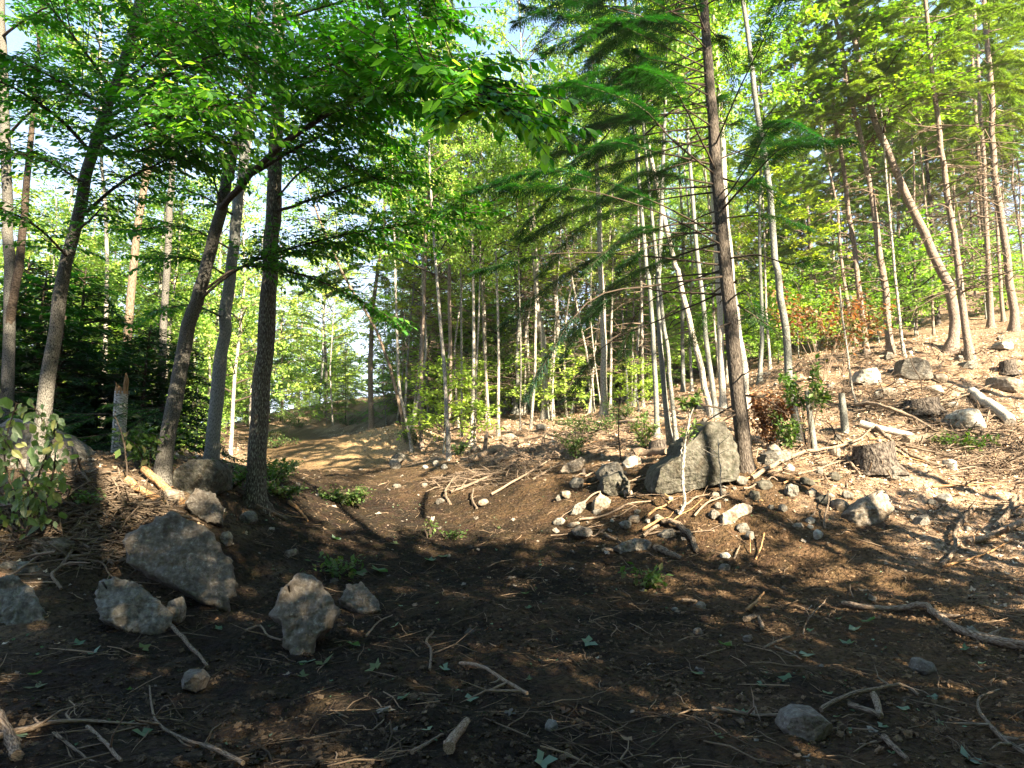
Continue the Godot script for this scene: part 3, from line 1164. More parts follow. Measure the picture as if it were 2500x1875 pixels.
func scatter_litter() -> void:
	# dry leaves
	R.seed = 71
	var leaf := lobed_leaf(M.litter, 3, 0.8)
	var w := []
	var c := []
	var browns := [Color(0.36, 0.25, 0.16), Color(0.46, 0.35, 0.25), Color(0.2, 0.125, 0.08), Color(0.54, 0.45, 0.35), Color(0.28, 0.16, 0.085)]
	for k in 90000:
		var p := spot(0.75, 42.0)
		var so := soil_at(p.x, p.y)
		var keep := lerpf(1.0, 0.012, so)
		if p.x < -2.0 and p.y > -20.0:
			keep *= 0.35
		if R.randf() > keep:
			continue
		var s := rnd(0.04, 0.1)
		w.append(Transform3D(ground_frame(p.x, p.y, 0.45).scaled_local(Vector3.ONE * s), Vector3(p.x, height(p.x, p.y) + 0.012, p.y)))
		c.append(browns[R.randi() % 5] * rnd(0.5, 1.4) * lerpf(1.0, 0.35, so))
	multi("leaf_litter", leaf, w, c, "dry brown leaves covering the forest slope", "leaf litter")
	# twigs, bark strips and splinters
	var t := Shape.new()
	t.tube([Vector3(0, 0, -0.5), Vector3(0.06, 0.03, -0.15), Vector3(-0.03, 0.0, 0.2), Vector3(0.02, 0.02, 0.5)], [0.018, 0.022, 0.016, 0.008], 4, Color.WHITE, true)
	var tm: StandardMaterial3D = M.brown_stick.duplicate()
	tm.albedo_texture = null
	w = []
	c = []
	for k in 26000:
		var p := spot(1.15, 24.0)
		var s := 0.05 + 0.4 * pow(R.randf(), 3.0)
		var thick := rnd(0.5, 1.0) * (0.7 if s > 0.25 else 1.0)
		var col := Color(0.2, 0.145, 0.1) * (0.25 + 1.1 * pow(R.randf(), 2.0))
		var so := soil_at(p.x, p.y)
		if R.randf() < so * 0.3 or rough.get_noise_2d(p.x * 1.7 + 50.0, p.y * 1.7) < rnd(-0.25, 0.2):
			continue
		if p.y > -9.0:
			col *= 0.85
		w.append(Transform3D(ground_frame(p.x, p.y, 0.12).scaled_local(Vector3(s * thick, s * thick, s)), Vector3(p.x, height(p.x, p.y) + 0.01, p.y)))
		c.append(col)
	multi("twig_litter", t.done(tm), w, c, "small twigs and bark strips strewn over soil", "twigs")
	# crumbs of soil and pebbles
	var b := ball(1)
	var s2 := Shape.new()
	for u in b[0]:
		s2.v.append(u * (0.75 + 0.3 * sin(u.x * 7.0 + u.y * 5.0) + 0.2 * sin(u.z * 9.0 + u.x * 4.0)) * Vector3(1, 0.6, 1))
		s2.c.append(Color.WHITE)
	for k in range(0, b[1].size(), 3):
		s2.ix.append_array(PackedInt32Array([b[1][k], b[1][k + 2], b[1][k + 1]]))
	var crumb := StandardMaterial3D.new()
	crumb.vertex_color_use_as_albedo = true
	crumb.roughness = 0.95
	crumb.metallic_specular = 0.2
	var cm := s2.done(crumb)
	w = []
	c = []
	for k in 85000:
		var p := spot(1.35, 16.0)
		var so := soil_at(p.x, p.y)
		if R.randf() > so + 0.25 or rough.get_noise_2d(p.x * 2.2 + 150.0, p.y * 2.2) < rnd(-0.4, 0.15):
			continue
		var s := 0.004 + 0.024 * pow(R.randf(), 3.0)
		w.append(Transform3D(ground_frame(p.x, p.y, 0.6).scaled_local(Vector3(s, s * 0.8, s * 1.2)), Vector3(p.x, height(p.x, p.y), p.y)))
		var right := smoothstep(-1.0, 5.0, p.x)
		c.append(Color(0.036, 0.026, 0.018).lerp(Color(0.085, 0.056, 0.034), right) * rnd(0.4, 2.2))
	multi("soil_crumbs", cm, w, c, "loose crumbs of dark soil on the track", "soil")
	w = []
	c = []
	for k in 1500:
		var p := spot(0.9, 26.0)
		var s := 0.012 + 0.05 * pow(R.randf(), 5.0)
		if p.y > -8.0 and R.randf() < 0.6:
			continue
		w.append(Transform3D(ground_frame(p.x, p.y, 0.6).scaled_local(Vector3(s, s * 0.75, s * 1.3)), Vector3(p.x, height(p.x, p.y) + s * 0.2, p.y)))
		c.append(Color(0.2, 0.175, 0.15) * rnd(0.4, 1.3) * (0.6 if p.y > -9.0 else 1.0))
	multi("pebbles", cm, w, c, "grey pebbles half sunk in the soil", "pebbles")
	# torn bits of green leaf trodden into the track
	w = []
	c = []
	var bit := lobed_leaf(M.litter, 2, 0.5)
	for k in 9000:
		var p := spot(0.8, 26.0)
		var n := rough.get_noise_2d(p.x * 2.5 + 300.0, p.y * 2.5)
		if n < 0.1 or R.randf() > soil_at(p.x, p.y) + 0.2:
			continue
		var s := 0.015 + 0.055 * pow(R.randf(), 2.0)
		w.append(Transform3D(ground_frame(p.x, p.y, 0.5).scaled_local(Vector3(s * 0.6, s, s)), Vector3(p.x, height(p.x, p.y) + 0.012, p.y)))
		c.append([Color(0.045, 0.09, 0.045), Color(0.09, 0.14, 0.09), Color(0.04, 0.08, 0.025), Color(0.12, 0.08, 0.04)][R.randi() % 4] * rnd(0.7, 1.2))
	multi("green_leaf_scraps", bit, w, c, "torn scraps of green leaves trodden into the track", "leaf scraps")

# ---------------------------------------------------------------- the big trees near the viewpoint
const Z := 1.1302                       # these lists were read off a 2212-pixel-wide view
func zz(k: Array) -> Vector3:
	return pt(k[0] * Z, k[1] * Z, k[2])

func near_tree(called: String, label: String, trunk: Array, r0: float, r1: float, m: Material, limbs: Array, leaf_parts: int, sd: int) -> Node3D:
	R.seed = sd
	var foot := zz(trunk[0])
	foot.y = minf(foot.y, height(foot.x, foot.z))
	var o := thing(called, label, "tree", foot)
	var pts := []
	var rad := []
	var loc := []
	for k in trunk:
		loc.append(zz(k) - foot)
	loc[0] = Vector3.ZERO
	var n := loc.size()
	for i in n - 1:
		for k in 5:
			pts.append(loc[i].cubic_interpolate(loc[i + 1], loc[maxi(i - 1, 0)], loc[mini(i + 2, n - 1)], k / 5.0))
	pts.append(loc[n - 1])
	var top: float = pts[-1].y
	for i in pts.size():
		rad.append(lerpf(r0, r1, clampf(pts[i].y / top, 0.0, 1.0)) * rnd(0.96, 1.05))
		if i > 0:
			pts[i] += Vector3(R.randfn(), 0, R.randfn()) * r0 * 0.09
	rad[0] = r0 * 1.75
	pts.insert(1, pts[0].lerp(pts[1], 0.45))
	rad.insert(1, r0 * 1.12)
	pts.insert(1, pts[0].lerp(pts[1], 0.35))
	rad.insert(1, r0 * 1.36)
	pts.insert(0, Vector3.DOWN * 0.35)
	rad.insert(0, r0 * 2.5)
	var s := Shape.new()
	s.tube(pts, rad, 18, Color.WHITE, true, 0.4, 0.035)
	part("trunk", s.done(m), o)
	var spots := []
	var B := Shape.new()
	for l in limbs:
		var p := []
		for k in l[5]:
			p.append(zz(k) - foot)
		leafy_limb(B, spots, p, l[0], l[1] * 3.2, l[2] * 1.15, l[3] * 1.1, l[4])
	part("branches", B.done(M.twig), o, "stuff")
	# the leaves that show largest are pieces of their own
	var eye := EYE - foot
	spots.sort_custom(func(a, b): return a.origin.distance_squared_to(eye) / a.basis.z.length_squared() < b.origin.distance_squared_to(eye) / b.basis.z.length_squared())
	var lm := []
	for k in 3:
		lm.append(leaf_mesh(0.56, 0.22 + 0.1 * k, 0.1 + 0.12 * k, M["leaf_%d" % k]))
	for k in mini(leaf_parts, spots.size()):
		part("leaf", lm[R.randi() % 3], o).transform = spots[k]
	var S := Shape.new()
	leaves_into(S, spots, mini(leaf_parts, spots.size()), [Color(0.07, 0.21, 0.028), Color(0.095, 0.24, 0.033), Color(0.058, 0.18, 0.038), Color(0.12, 0.25, 0.038)])
	part("crown", S.done(M.leaf), o, "stuff")
	return o

func build_left_trees() -> void:
	near_tree("beech_tree", "speckled grey trunk at left leaning right above the leafy boulder", [[85, 905, 8.9], [130, 640, 8.9], [200, 330, 8.8], [245, 200, 8.7], [290, 60, 8.6], [330, -150, 8.5]], 0.095, 0.05, M.grey_bark, [
		[0.03, 6.0, 0.9, 0.088, 0.1, [[200, 330, 8.8], [120, 250, 8.2], [30, 190, 7.6], [-70, 150, 7.0]]],
		[0.03, 6.0, 0.9, 0.088, 0.1, [[225, 265, 8.8], [330, 185, 8.0], [430, 130, 7.3], [520, 110, 6.7]]],
		[0.025, 6.0, 0.9, 0.088, 0.1, [[245, 200, 8.7], [160, 80, 8.3], [70, -30, 8.0]]],
		[0.025, 5.5, 0.8, 0.088, 0.15, [[172, 470, 8.85], [260, 395, 8.2], [350, 350, 7.6], [430, 320, 7.2]]],
		[0.025, 6.0, 0.9, 0.088, 0.1, [[290, 60, 8.6], [400, 10, 8.0], [520, -20, 7.5]]],
		[0.028, 6.5, 0.9, 0.088, 0.1, [[212, 310, 8.8], [310, 270, 7.6], [420, 235, 6.6], [500, 225, 6.0]]],
		[0.02, 5.0, 0.7, 0.088, 0.1, [[150, 560, 8.9], [80, 490, 8.2], [0, 450, 7.6]]],
		[0.02, 6.0, 0.8, 0.088, 0.1, [[262, 150, 8.7], [360, 60, 8.0], [450, 30, 7.2]]],
		[0.02, 5.0, 0.6, 0.088, 0.3, [[165, 500, 8.85], [200, 470, 8.5], [225, 440, 8.2]]],
		[0.022, 6.0, 0.9, 0.088, 0.1, [[235, 230, 8.7], [120, 170, 7.6], [20, 120, 6.8]]],
		[0.022, 6.0, 0.9, 0.088, 0.1, [[300, 40, 8.6], [230, -20, 8.0], [120, -60, 7.5]]],
		[0.022, 6.0, 0.9, 0.088, 0.1, [[250, 190, 8.7], [340, 120, 7.8], [440, 60, 7.0], [540, 50, 6.4]]],
		[0.022, 6.0, 0.9, 0.088, 0.1, [[205, 330, 8.8], [280, 330, 7.8], [380, 300, 7.0], [470, 300, 6.4]]],
		[0.02, 5.0, 0.8, 0.088, 0.2, [[185, 400, 8.85], [110, 350, 8.0], [30, 330, 7.3]]]], 300, 1001)
	near_tree("beech_tree", "forked grey trunk with a long leafy limb reaching over the track", [[350, 990, 10.0], [400, 740, 10.0], [440, 600, 10.0], [478, 450, 10.0], [500, 340, 10.0], [545, 190, 9.9], [560, 60, 9.8], [575, -150, 9.7]], 0.115, 0.05, M.grey_bark, [
		[0.05, 8.0, 1.0, 0.11, 0.3, [[475, 455, 10.0], [540, 380, 9.3], [620, 305, 8.6], [700, 250, 7.8], [790, 205, 7.0], [880, 170, 6.2], [960, 160, 5.6], [1025, 175, 5.2], [1060, 225, 4.9]]],
		[0.03, 7.0, 0.9, 0.09, 0.15, [[545, 376, 9.3], [650, 315, 9.0], [760, 262, 8.5], [850, 215, 8.0]]],
		[0.022, 6.5, 0.8, 0.09, 0.25, [[418, 660, 10.0], [500, 590, 9.8], [600, 545, 9.4], [760, 503, 9.0], [900, 482, 8.5], [1010, 458, 8.1]]],
		[0.022, 5.5, 0.6, 0.09, 0.25, [[425, 640, 10.0], [520, 577, 9.8], [640, 590, 9.5], [760, 640, 9.1], [850, 690, 8.8]]],
		[0.028, 6.0, 0.9, 0.088, 0.1, [[545, 190, 9.9], [522, 100, 9.6], [510, -10, 9.4]]],
		[0.025, 6.0, 0.9, 0.088, 0.1, [[500, 340, 10.0], [440, 262, 9.2], [370, 235, 8.6]]],
		[0.02, 5.0, 0.8, 0.088, 0.2, [[480, 450, 10.0], [462, 390, 9.7], [440, 330, 9.3]]],
		[0.025, 6.5, 0.9, 0.09, 0.1, [[560, 60, 9.8], [680, 20, 9.0], [800, -10, 8.2], [900, -30, 7.6]]],
		[0.025, 7.0, 0.9, 0.09, 0.15, [[550, 170, 9.9], [640, 122, 8.8], [740, 88, 7.9], [850, 55, 7.2], [950, 20, 6.7]]],
		[0.025, 7.0, 0.9, 0.09, 0.15, [[520, 280, 9.9], [600, 205, 8.8], [690, 150, 7.8], [790, 120, 7.0], [900, 110, 6.3]]]], 300, 1002)
	near_tree("maple_tree", "dark lichen-flecked trunk standing nearest the left edge of the track", [[550, 1085, 10.8], [570, 760, 10.8], [585, 560, 10.8], [595, 350, 10.8], [602, 100, 10.8], [608, -150, 10.8]], 0.15, 0.085, M.dark_bark, [
		[0.03, 6.0, 0.9, 0.09, 0.15, [[600, 160, 10.8], [700, 180, 10.0], [800, 190, 9.3], [880, 235, 8.8]]],
		[0.028, 7.0, 0.9, 0.09, 0.2, [[590, 460, 10.8], [690, 425, 10.2], [800, 385, 9.7], [880, 370, 9.3]]],
		[0.028, 6.0, 0.9, 0.09, 0.15, [[595, 330, 10.8], [680, 328, 10.0], [770, 365, 9.4], [850, 405, 9.0]]],
		[0.028, 6.0, 0.9, 0.09, 0.15, [[597, 250, 10.8], [510, 205, 10.0], [420, 160, 9.4]]],
		[0.022, 6.0, 0.8, 0.09, 0.2, [[585, 565, 10.8], [660, 540, 10.3], [760, 522, 9.8], [860, 528, 9.4]]],
		[0.025, 6.0, 0.9, 0.09, 0.15, [[604, 20, 10.8], [700, -30, 10.2], [820, -60, 9.5]]],
		[0.022, 6.0, 0.8, 0.09, 0.15, [[601, 120, 10.8], [680, 80, 10.2], [780, 70, 9.7], [860, 110, 9.2]]],
		[0.025, 6.0, 0.9, 0.09, 0.15, [[600, 140, 10.8], [520, 90, 10.0], [430, 60, 9.2]]],
		[0.025, 6.0, 0.9, 0.09, 0.15, [[598, 210, 10.8], [690, 240, 9.9], [780, 280, 9.2], [850, 330, 8.8]]],
		[0.02, 4.0, 0.55, 0.09, 0.35, [[592, 440, 10.8], [640, 380, 10.3], [720, 330, 9.9], [800, 320, 9.5]]]], 200, 1003)
	near_tree("maple_tree", "slim smooth trunk between the forked trunk and the dark trunk", [[455, 1000, 11.8], [480, 760, 11.8], [500, 560, 11.8], [520, 390, 11.8], [538, 240, 11.7], [565, -20, 11.6]], 0.12, 0.06, M.blue_bark, [
		[0.025, 5.0, 0.9, 0.09, 0.2, [[512, 470, 11.8], [430, 420, 11.2], [340, 400, 10.6]]],
		[0.025, 6.0, 0.9, 0.09, 0.2, [[532, 300, 11.8], [440, 220, 11.0], [340, 180, 10.2]]],
		[0.025, 6.0, 0.9, 0.09, 0.2, [[545, 200, 11.7], [450, 110, 11.0], [330, 60, 10.3]]],
		[0.025, 6.0, 0.8, 0.09, 0.2, [[525, 370, 11.8], [620, 350, 11.2], [720, 400, 10.8]]],
		[0.02, 5.0, 0.8, 0.09, 0.2, [[495, 600, 11.8], [420, 560, 11.2], [330, 560, 10.6]]],
		[0.02, 5.0, 0.8, 0.09, 0.2, [[488, 690, 11.8], [420, 660, 11.3], [340, 670, 10.9]]],
		[0.02, 5.0, 0.8, 0.09, 0.2, [[500, 540, 11.8], [400, 490, 11.0], [280, 500, 10.2]]]], 0, 1004)
	near_tree("birch_tree", "twin grey birch trunks at the far left edge", [[17, 915, 12.5], [20, 640, 12.5], [12, 300, 12.5], [2, 0, 12.5], [-5, -150, 12.5]], 0.11, 0.06, M.grey_bark, [
		[0.09, 3.0, 0.8, 0.09, 0.6, [[20, 700, 12.5], [48, 520, 12.5], [70, 270, 12.5], [85, 60, 12.5], [95, -120, 12.5]]],
		[0.03, 5.0, 0.9, 0.09, 0.2, [[12, 300, 12.5], [90, 220, 11.5], [180, 170, 10.5]]],
		[0.03, 5.0, 0.9, 0.09, 0.2, [[5, 80, 12.5], [90, 20, 11.5], [180, 0, 10.5]]]], 0, 1005)
	# the sunlit stub of a snapped birch
	var stub := thing("broken_trunk", "snapped birch trunk with a splintered top among dark hemlocks", "broken trunk", zz([250, 1000, 12.0]))
	R.seed = 40
	var s := Shape.new()
	var a := zz([253, 1000, 12.0]) - stub.position
	var b := zz([262, 845, 12.0]) - stub.position
	s.tube([a - Vector3.UP * 0.4, a, a.lerp(b, 0.33) + Vector3(0.01, 0, 0), a.lerp(b, 0.7), b], [0.13, 0.115, 0.108, 0.11, 0.105], 14, Color.WHITE, true, 0.4, 0.04)
	part("trunk", s.done(M.birch_bark), stub)
	for k in 11:
		var sp := Shape.new()
		var an := TAU * k / 11.0
		var q := b + Vector3(cos(an), 0, sin(an)) * 0.085
		var hgt := rnd(0.06, 0.16) + (0.22 if k in [0, 1] else 0.0)
		sp.tube([q - Vector3.UP * 0.05, q + Vector3(rnd(-0.02, 0.02), hgt * 0.6, 0), q + Vector3(rnd(-0.03, 0.03), hgt, rnd(-0.02, 0.02))], [0.03, 0.02, 0.003], 5)
		part("splinter", sp.done(M.split_wood), stub)

func build_hemlock() -> void:
	R.seed = 2001
	var px := [[1612, 1018, 12.3], [1594, 850, 12.3], [1572, 620, 12.3], [1550, 400, 12.3], [1535, 200, 12.3], [1520, 0, 12.3], [1508, -200, 12.3], [1500, -330, 12.3]]
	var foot := zz(px[0])
	foot.y = height(foot.x, foot.z)
	var o := thing("hemlock_tree", "dark hemlock trunk beside the mossy boulder, drooping boughs on its left", "tree", foot)
	var loc := []
	for k in px:
		loc.append(zz(k) - foot)
	loc[0] = Vector3.ZERO
	var pts := []
	var rad := []
	for i in 7:
		for k in 4:
			pts.append(loc[i].cubic_interpolate(loc[i + 1], loc[maxi(i - 1, 0)], loc[mini(i + 2, 7)], k / 4.0) + Vector3(R.randfn(), 0, R.randfn()) * 0.008)
			rad.append(lerpf(0.145, 0.055, (i * 4 + k) / 28.0))
	rad[0] = 0.19
	pts.insert(0, Vector3.DOWN * 0.4)
	rad.insert(0, 0.27)
	var s := Shape.new()
	s.tube(pts, rad, 20, Color.WHITE, true, 0.4, 0.03)
	part("trunk", s.done(M.ridged_bark), o)
	var S := Shape.new()
	var top: float = loc[7].y
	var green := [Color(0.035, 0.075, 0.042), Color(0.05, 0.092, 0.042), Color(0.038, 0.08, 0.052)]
	for k in 96:
		var f := (k + R.randf()) / 96.0
		var y := lerpf(3.1, top, f)
		var i := 0
		while i < pts.size() - 2 and pts[i + 1].y < y:
			i += 1
		var p: Vector3 = pts[i].lerp(pts[i + 1], inverse_lerp(pts[i].y, pts[i + 1].y, y))
		var az := PI + R.randfn() * 0.95                     # most boughs reach left, towards the track
		if k % 4 == 0:
			az = rnd(0, TAU)
		var out := Vector3(cos(az), 0, sin(az) * 0.9)
		var reach := lerpf(4.7, 2.9, f) * rnd(0.55, 1.12) * (1.0 if out.x < 0.2 else 0.4)
		var e := rnd(-0.22, 0.3) + f * 0.12
		var c := [p, p + (out + Vector3.UP * e) * reach * 0.35, p + (out + Vector3.UP * (e - 0.06)) * reach * 0.7 + rdir() * 0.2, p + (out + Vector3.UP * (e - rnd(0.1, 0.35))) * reach + rdir() * 0.3]
		var B := Shape.new()
		needle_branch(S, B, c, lerpf(0.024, 0.014, f) * rnd(0.7, 1.1), rnd(0.22, 0.5) if f > 0.12 else 0.72, 0.016, 0.24, 9, 0.018, green[R.randi() % 3])
		part("bough", B.done(M.twig), o)
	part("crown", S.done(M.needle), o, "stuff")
	var D := make_dead_branches(77, 3.2, 9)
	part("dead_branches", D.done(M.twig), o, "stuff").position = Vector3(-0.05, 0.9, 0)

# ---------------------------------------------------------------- the woods beyond
var taken: Array = []
func woods() -> void:
	R.seed = 3001
	# [label, pixel points base to top, radius, bark, crown, crown start, height, dead branches]
	var list := [
		["pale trunk nearest the stones at the road's right edge", [[1096, 1123], [1084, 892], [1067, 696]], 0.062, "pale_bark", "broad_0", 0.42, 12.5],
		["grey trunk of a close pair behind the road's right edge", [[1151, 1088], [1157, 735], [1151, 520]], 0.07, "pale_bark", "broad_1", 0.45, 13.0],
		["thinner trunk of the close pair, crossing behind its neighbour", [[1158, 1084], [1164, 900], [1170, 751], [1172, 640]], 0.045, "pale_bark", "broad_2", 0.5, 11.5],
		["straight sunlit trunk right of the close pair", [[1217, 1064], [1216, 774], [1210, 618]], 0.06, "pale_bark", "broad_3", 0.45, 13.5],
		["very thin sapling trunk left of the curved pale trunk", [[1270, 1049], [1272, 853], [1268, 720]], 0.03, "pale_bark", "broad_1", 0.55, 11.0],
		["leaning slim trunk just left of the brightest twin trunks", [[1296, 1049], [1306, 892], [1308, 720], [1298, 600]], 0.055, "pale_bark", "broad_0", 0.45, 18.0],
		["bright crooked trunk, left one of the brightest twins", [[1328, 1025], [1327, 853], [1312, 743], [1306, 600]], 0.13, "pale_bark", "broad_2", 0.45, 15.0],
		["bright knotty trunk, right one of the brightest twins", [[1347, 1017], [1347, 892], [1362, 814], [1352, 660]], 0.12, "pale_bark", "broad_3", 0.5, 14.0],
		["thick straight cream trunk between the twins and the mossy boulder", [[1474, 1010], [1474, 853], [1466, 657]], 0.125, "pale_bark", "broad_0", 0.45, 20.0],
		["two-toned trunk beside the sandy bank", [[1006, 1100], [988, 1010], [974, 940], [968, 800]], 0.06, "pale_bark", "broad_1", 0.45, 16.0],
		["trunk leaning far left over the sandy bank", [[992, 1075], [951, 892], [900, 774], [836, 667]], 0.07, "dead_wood", "broad_3", 0.6, 13.0],
		["brown trunk rising behind the young trees by the bank", [[1030, 1095], [1027, 970], [1035, 735]], 0.07, "pine_bark", "needle_0", 0.5, 18.0],
		["slender trunk behind the pale trunk at the stones", [[1127, 1068], [1127, 774], [1122, 600]], 0.05, "pale_bark", "broad_2", 0.5, 13.5],
		["rough trunk wound with brown foliage left of the close pair", [[1095, 1070], [1100, 892], [1096, 618]], 0.085, "pine_bark", "needle_1", 0.5, 19.0],
		["thin trunk right behind the straight sunlit trunk", [[1188, 1030], [1184, 774], [1180, 600]], 0.05, "pale_bark", "broad_3", 0.5, 14.0],
		["thin curved trunk leaning left beside the twins", [[1286, 1010], [1276, 850], [1268, 690]], 0.05, "pale_bark", "broad_1", 0.5, 17.0],
		["thin trunk bowed left in front of the thick cream trunk", [[1450, 1008], [1445, 930], [1430, 853], [1398, 684]], 0.05, "pale_bark", "broad_2", 0.5, 15.0],
		["white thin trunk, first right of the thick cream trunk", [[1516, 975], [1507, 751], [1500, 620]], 0.065, "pale_bark", "broad_0", 0.5, 18.0],
		["white thin trunk, second right of the thick cream trunk", [[1534, 976], [1530, 751], [1524, 620]], 0.065, "pale_bark", "broad_3", 0.5, 18.0],
		["white thin trunk, third right of the thick cream trunk", [[1551, 972], [1546, 751], [1543, 640]], 0.06, "pale_bark", "broad_1", 0.5, 18.0],
		["grey trunk, leftmost of three rising behind the cut stump", [[1604, 1067], [1598, 871], [1585, 700], [1574, 600]], 0.065, "blue_bark", "broad_2", 0.5, 15.0],
		["grey trunk with a kink, middle of three behind the cut stump", [[1638, 1085], [1616, 901], [1607, 700], [1612, 600]], 0.068, "blue_bark", "broad_0", 0.5, 15.0],
		["grey trunk, rightmost of three by the mossy boulder", [[1652, 1088], [1637, 947], [1628, 841], [1610, 700]], 0.052, "blue_bark", "broad_3", 0.5, 14.0],
		["trunk leaning left from behind the mossy boulder", [[1739, 1022], [1712, 901], [1688, 811], [1658, 675], [1637, 600]], 0.095, "pale_bark", "broad_1", 0.5, 16.0],
		["upright grey trunk behind the mossy boulder", [[1747, 1019], [1730, 871], [1712, 705], [1702, 600]], 0.08, "blue_bark", "broad_2", 0.5, 16.0],
		["white birch trunk right behind the dark hemlock", [[1824, 992], [1809, 856], [1794, 751], [1779, 600], [1770, 480]], 0.12, "birch_bark", "broad_0", 0.5, 18.0],
		["white birch half hidden behind the dark hemlock's left side", [[1766, 1000], [1760, 860], [1757, 751], [1748, 600]], 0.1, "birch_bark", "broad_3", 0.5, 18.0],
		["straight thin grey trunk between the hemlock and the blue-grey trunk", [[1855, 931], [1861, 781], [1854, 600], [1858, 350]], 0.075, "blue_bark", "broad_1", 0.6, 13.0],
		["smooth blue-grey trunk with a wavy stem right of the hemlock", [[1950, 1073], [1932, 961], [1917, 811], [1902, 690], [1890, 600], [1870, 400], [1843, 226], [1815, 0]], 0.095, "blue_bark", "broad_2", 0.72, 14.0],
		["straight reddish pine, leftmost of the tall pines on the slope", [[2115, 865], [2083, 597], [2058, 400], [2039, 271]], 0.1, "pine_bark", "needle_0", 0.46, 17.0, 0],
		["reddish pine, second from left on the slope", [[2175, 863], [2148, 624], [2110, 380], [2072, 217]], 0.115, "pine_bark", "needle_1", 0.46, 17.0, 1],
		["thick pine bending strongly left above the slope", [[2321, 857], [2327, 738], [2278, 613], [2213, 477], [2142, 298]], 0.17, "pine_bark", "needle_2", 0.62, 13.0, 0],
		["slim pine just right of the bending pine", [[2368, 873], [2338, 651], [2305, 407], [2289, 282]], 0.11, "pine_bark", "needle_0", 0.5, 16.0, 1],
		["thin pale stem between the second pine and the bending pine", [[2208, 870], [2190, 720], [2175, 559]], 0.05, "pale_bark", "broad_3", 0.6, 12.0],
		["pine near the right edge, left of two", [[2419, 800], [2408, 542], [2397, 325]], 0.13, "pine_bark", "needle_1", 0.45, 18.0, 0],
		["pale pine near the right edge, right of two", [[2476, 808], [2457, 624], [2430, 423], [2419, 260]], 0.14, "pine_bark", "needle_2", 0.45, 18.0, 1],
		["thin pine behind the two at the right edge", [[2450, 785], [2436, 600], [2425, 400]], 0.09, "pine_bark", "needle_0", 0.5, 18.0, 0],
		["grey pine rising in the deep shade behind the bending pine", [[2290, 796], [2280, 600], [2262, 380]], 0.13, "ridged_bark", "needle_1", 0.45, 18.0, 1],
		["slim pine in front of the brown-leaved sapling", [[2010, 840], [1990, 680], [1972, 520]], 0.09, "pine_bark", "needle_2", 0.45, 17.0, 0],
		["pine left of the brown-leaved sapling, behind the blue-grey trunk", [[2048, 830], [2035, 650], [2030, 480]], 0.07, "pale_bark", "needle_0", 0.5, 17.0, 1],
		["brown trunk in the sunlit gap left of the forked trunk", [[300, 850], [335, 560], [373, 340]], 0.12, "dead_wood", "broad_0", 0.5, 16.0],
		["straight trunk between the sunlit brown trunk and the forked trunk", [[396, 860], [410, 600], [418, 430]], 0.1, "grey_bark", "broad_1", 0.5, 17.0],
		["pale far trunk in the gap at far left", [[260, 900], [262, 640], [250, 400]], 0.09, "pale_bark", "broad_2", 0.5, 19.0],
	]
	for k in list:
		var b: Array = k[1][0]
		var foot := gp(b[0], b[1])
		var d := -foot.z
		if b[0] < 450:
			d = {300: 17.0, 396: 16.0, 260: 24.0}[b[0]]
		taken.append(Vector2(b[0], d))
		var path := grow(k[1], d, k[6])
		path[0].y = height(path[0].x, path[0].z)
		var needle: bool = k[4].begins_with("needle")
		var cs := Vector3.ONE * rnd(0.85, 1.1)
		if b[0] > 950 and b[0] < 1800:
			cs *= 0.8
		cs.y *= k[6] * (1.0 - k[5]) / (10.0 if needle else 9.0) * 1.08 / cs.y
		tree("pine_tree" if needle else "birch_tree" if k[3] == "birch_bark" else "woodland_tree", k[0], path, k[2], k[2] * 0.35, M[k[3]], k[4], k[5], cs, "", k[7] if k.size() > 7 else -1)
	# more woods, filling in behind: bands of depth [nearest, farthest, how many, lowest crown start, highest]
	var where := []
	for band in [[23.0, 40.0, 20, 0.4, 0.6], [40.0, 68.0, 50, 0.15, 0.45], [68.0, 120.0, 52, 0.04, 0.2]]:
		var made := 0
		var tries := 0
		while made < band[2] and tries < 6000:
			tries += 1
			var d := lerpf(band[0], band[1], R.randf())
			var x := rnd(-0.9, 0.9) * d
			if road_distance(x, -d) < 1.7 and d < 50.0:
				continue
			if x > d * 0.42 and d < 33.0 or x < -0.1 * d and x > -0.5 * d and d < 28.0:
				continue
			var ok := true
			for q in where:
				if Vector2(q[0], q[1]).distance_to(Vector2(x, d)) < 1.9 + d * 0.008:
					ok = false
					break
			if ok:
				where.append([x, d, rnd(band[3], band[4])])
				made += 1
	where.sort_custom(func(a, b): return a[0] / a[1] < b[0] / b[1])
	for i in where.size():
		var q: Array = where[i]
		var foot := Vector3(q[0], height(q[0], -q[1]), -q[1])
		var right: bool = q[0] > q[1] * 0.36
		var needle := R.randf() < (0.8 if right else 0.12)
		var h: float = rnd(15.0, 21.0) * (0.78 if q[0] < -0.1 * q[1] else 1.0)
		var col: float = 1250.0 + F * q[0] / q[1]
		if (col > 960.0 and col < 1300.0 or col > 1830.0 and col < 2010.0) and q[1] < 46.0:
			h = rnd(9.0, 12.0)
		var lean := Vector3(R.randfn() * 0.035, 0, R.randfn() * 0.03)
		var path := [foot]
		for j in 4:
			path.append(foot + (Vector3.UP + lean) * h * (j + 1) / 4.0 + Vector3(R.randfn(), 0, R.randfn()) * 0.12)
		var r0 := rnd(0.05, 0.15)
		var m: Material = M.pine_bark if needle else [M.pale_bark, M.pale_bark, M.blue_bark, M.grey_bark][R.randi() % 4]
		var w := rnd(0.95, 1.3) * (1.25 if q[1] > 68.0 else 1.0)
		var cs := Vector3(w, h * (1.0 - q[2]) / 9.5, w)
		var size := "slim" if r0 < 0.075 else "stout" if r0 > 0.125 else "straight"
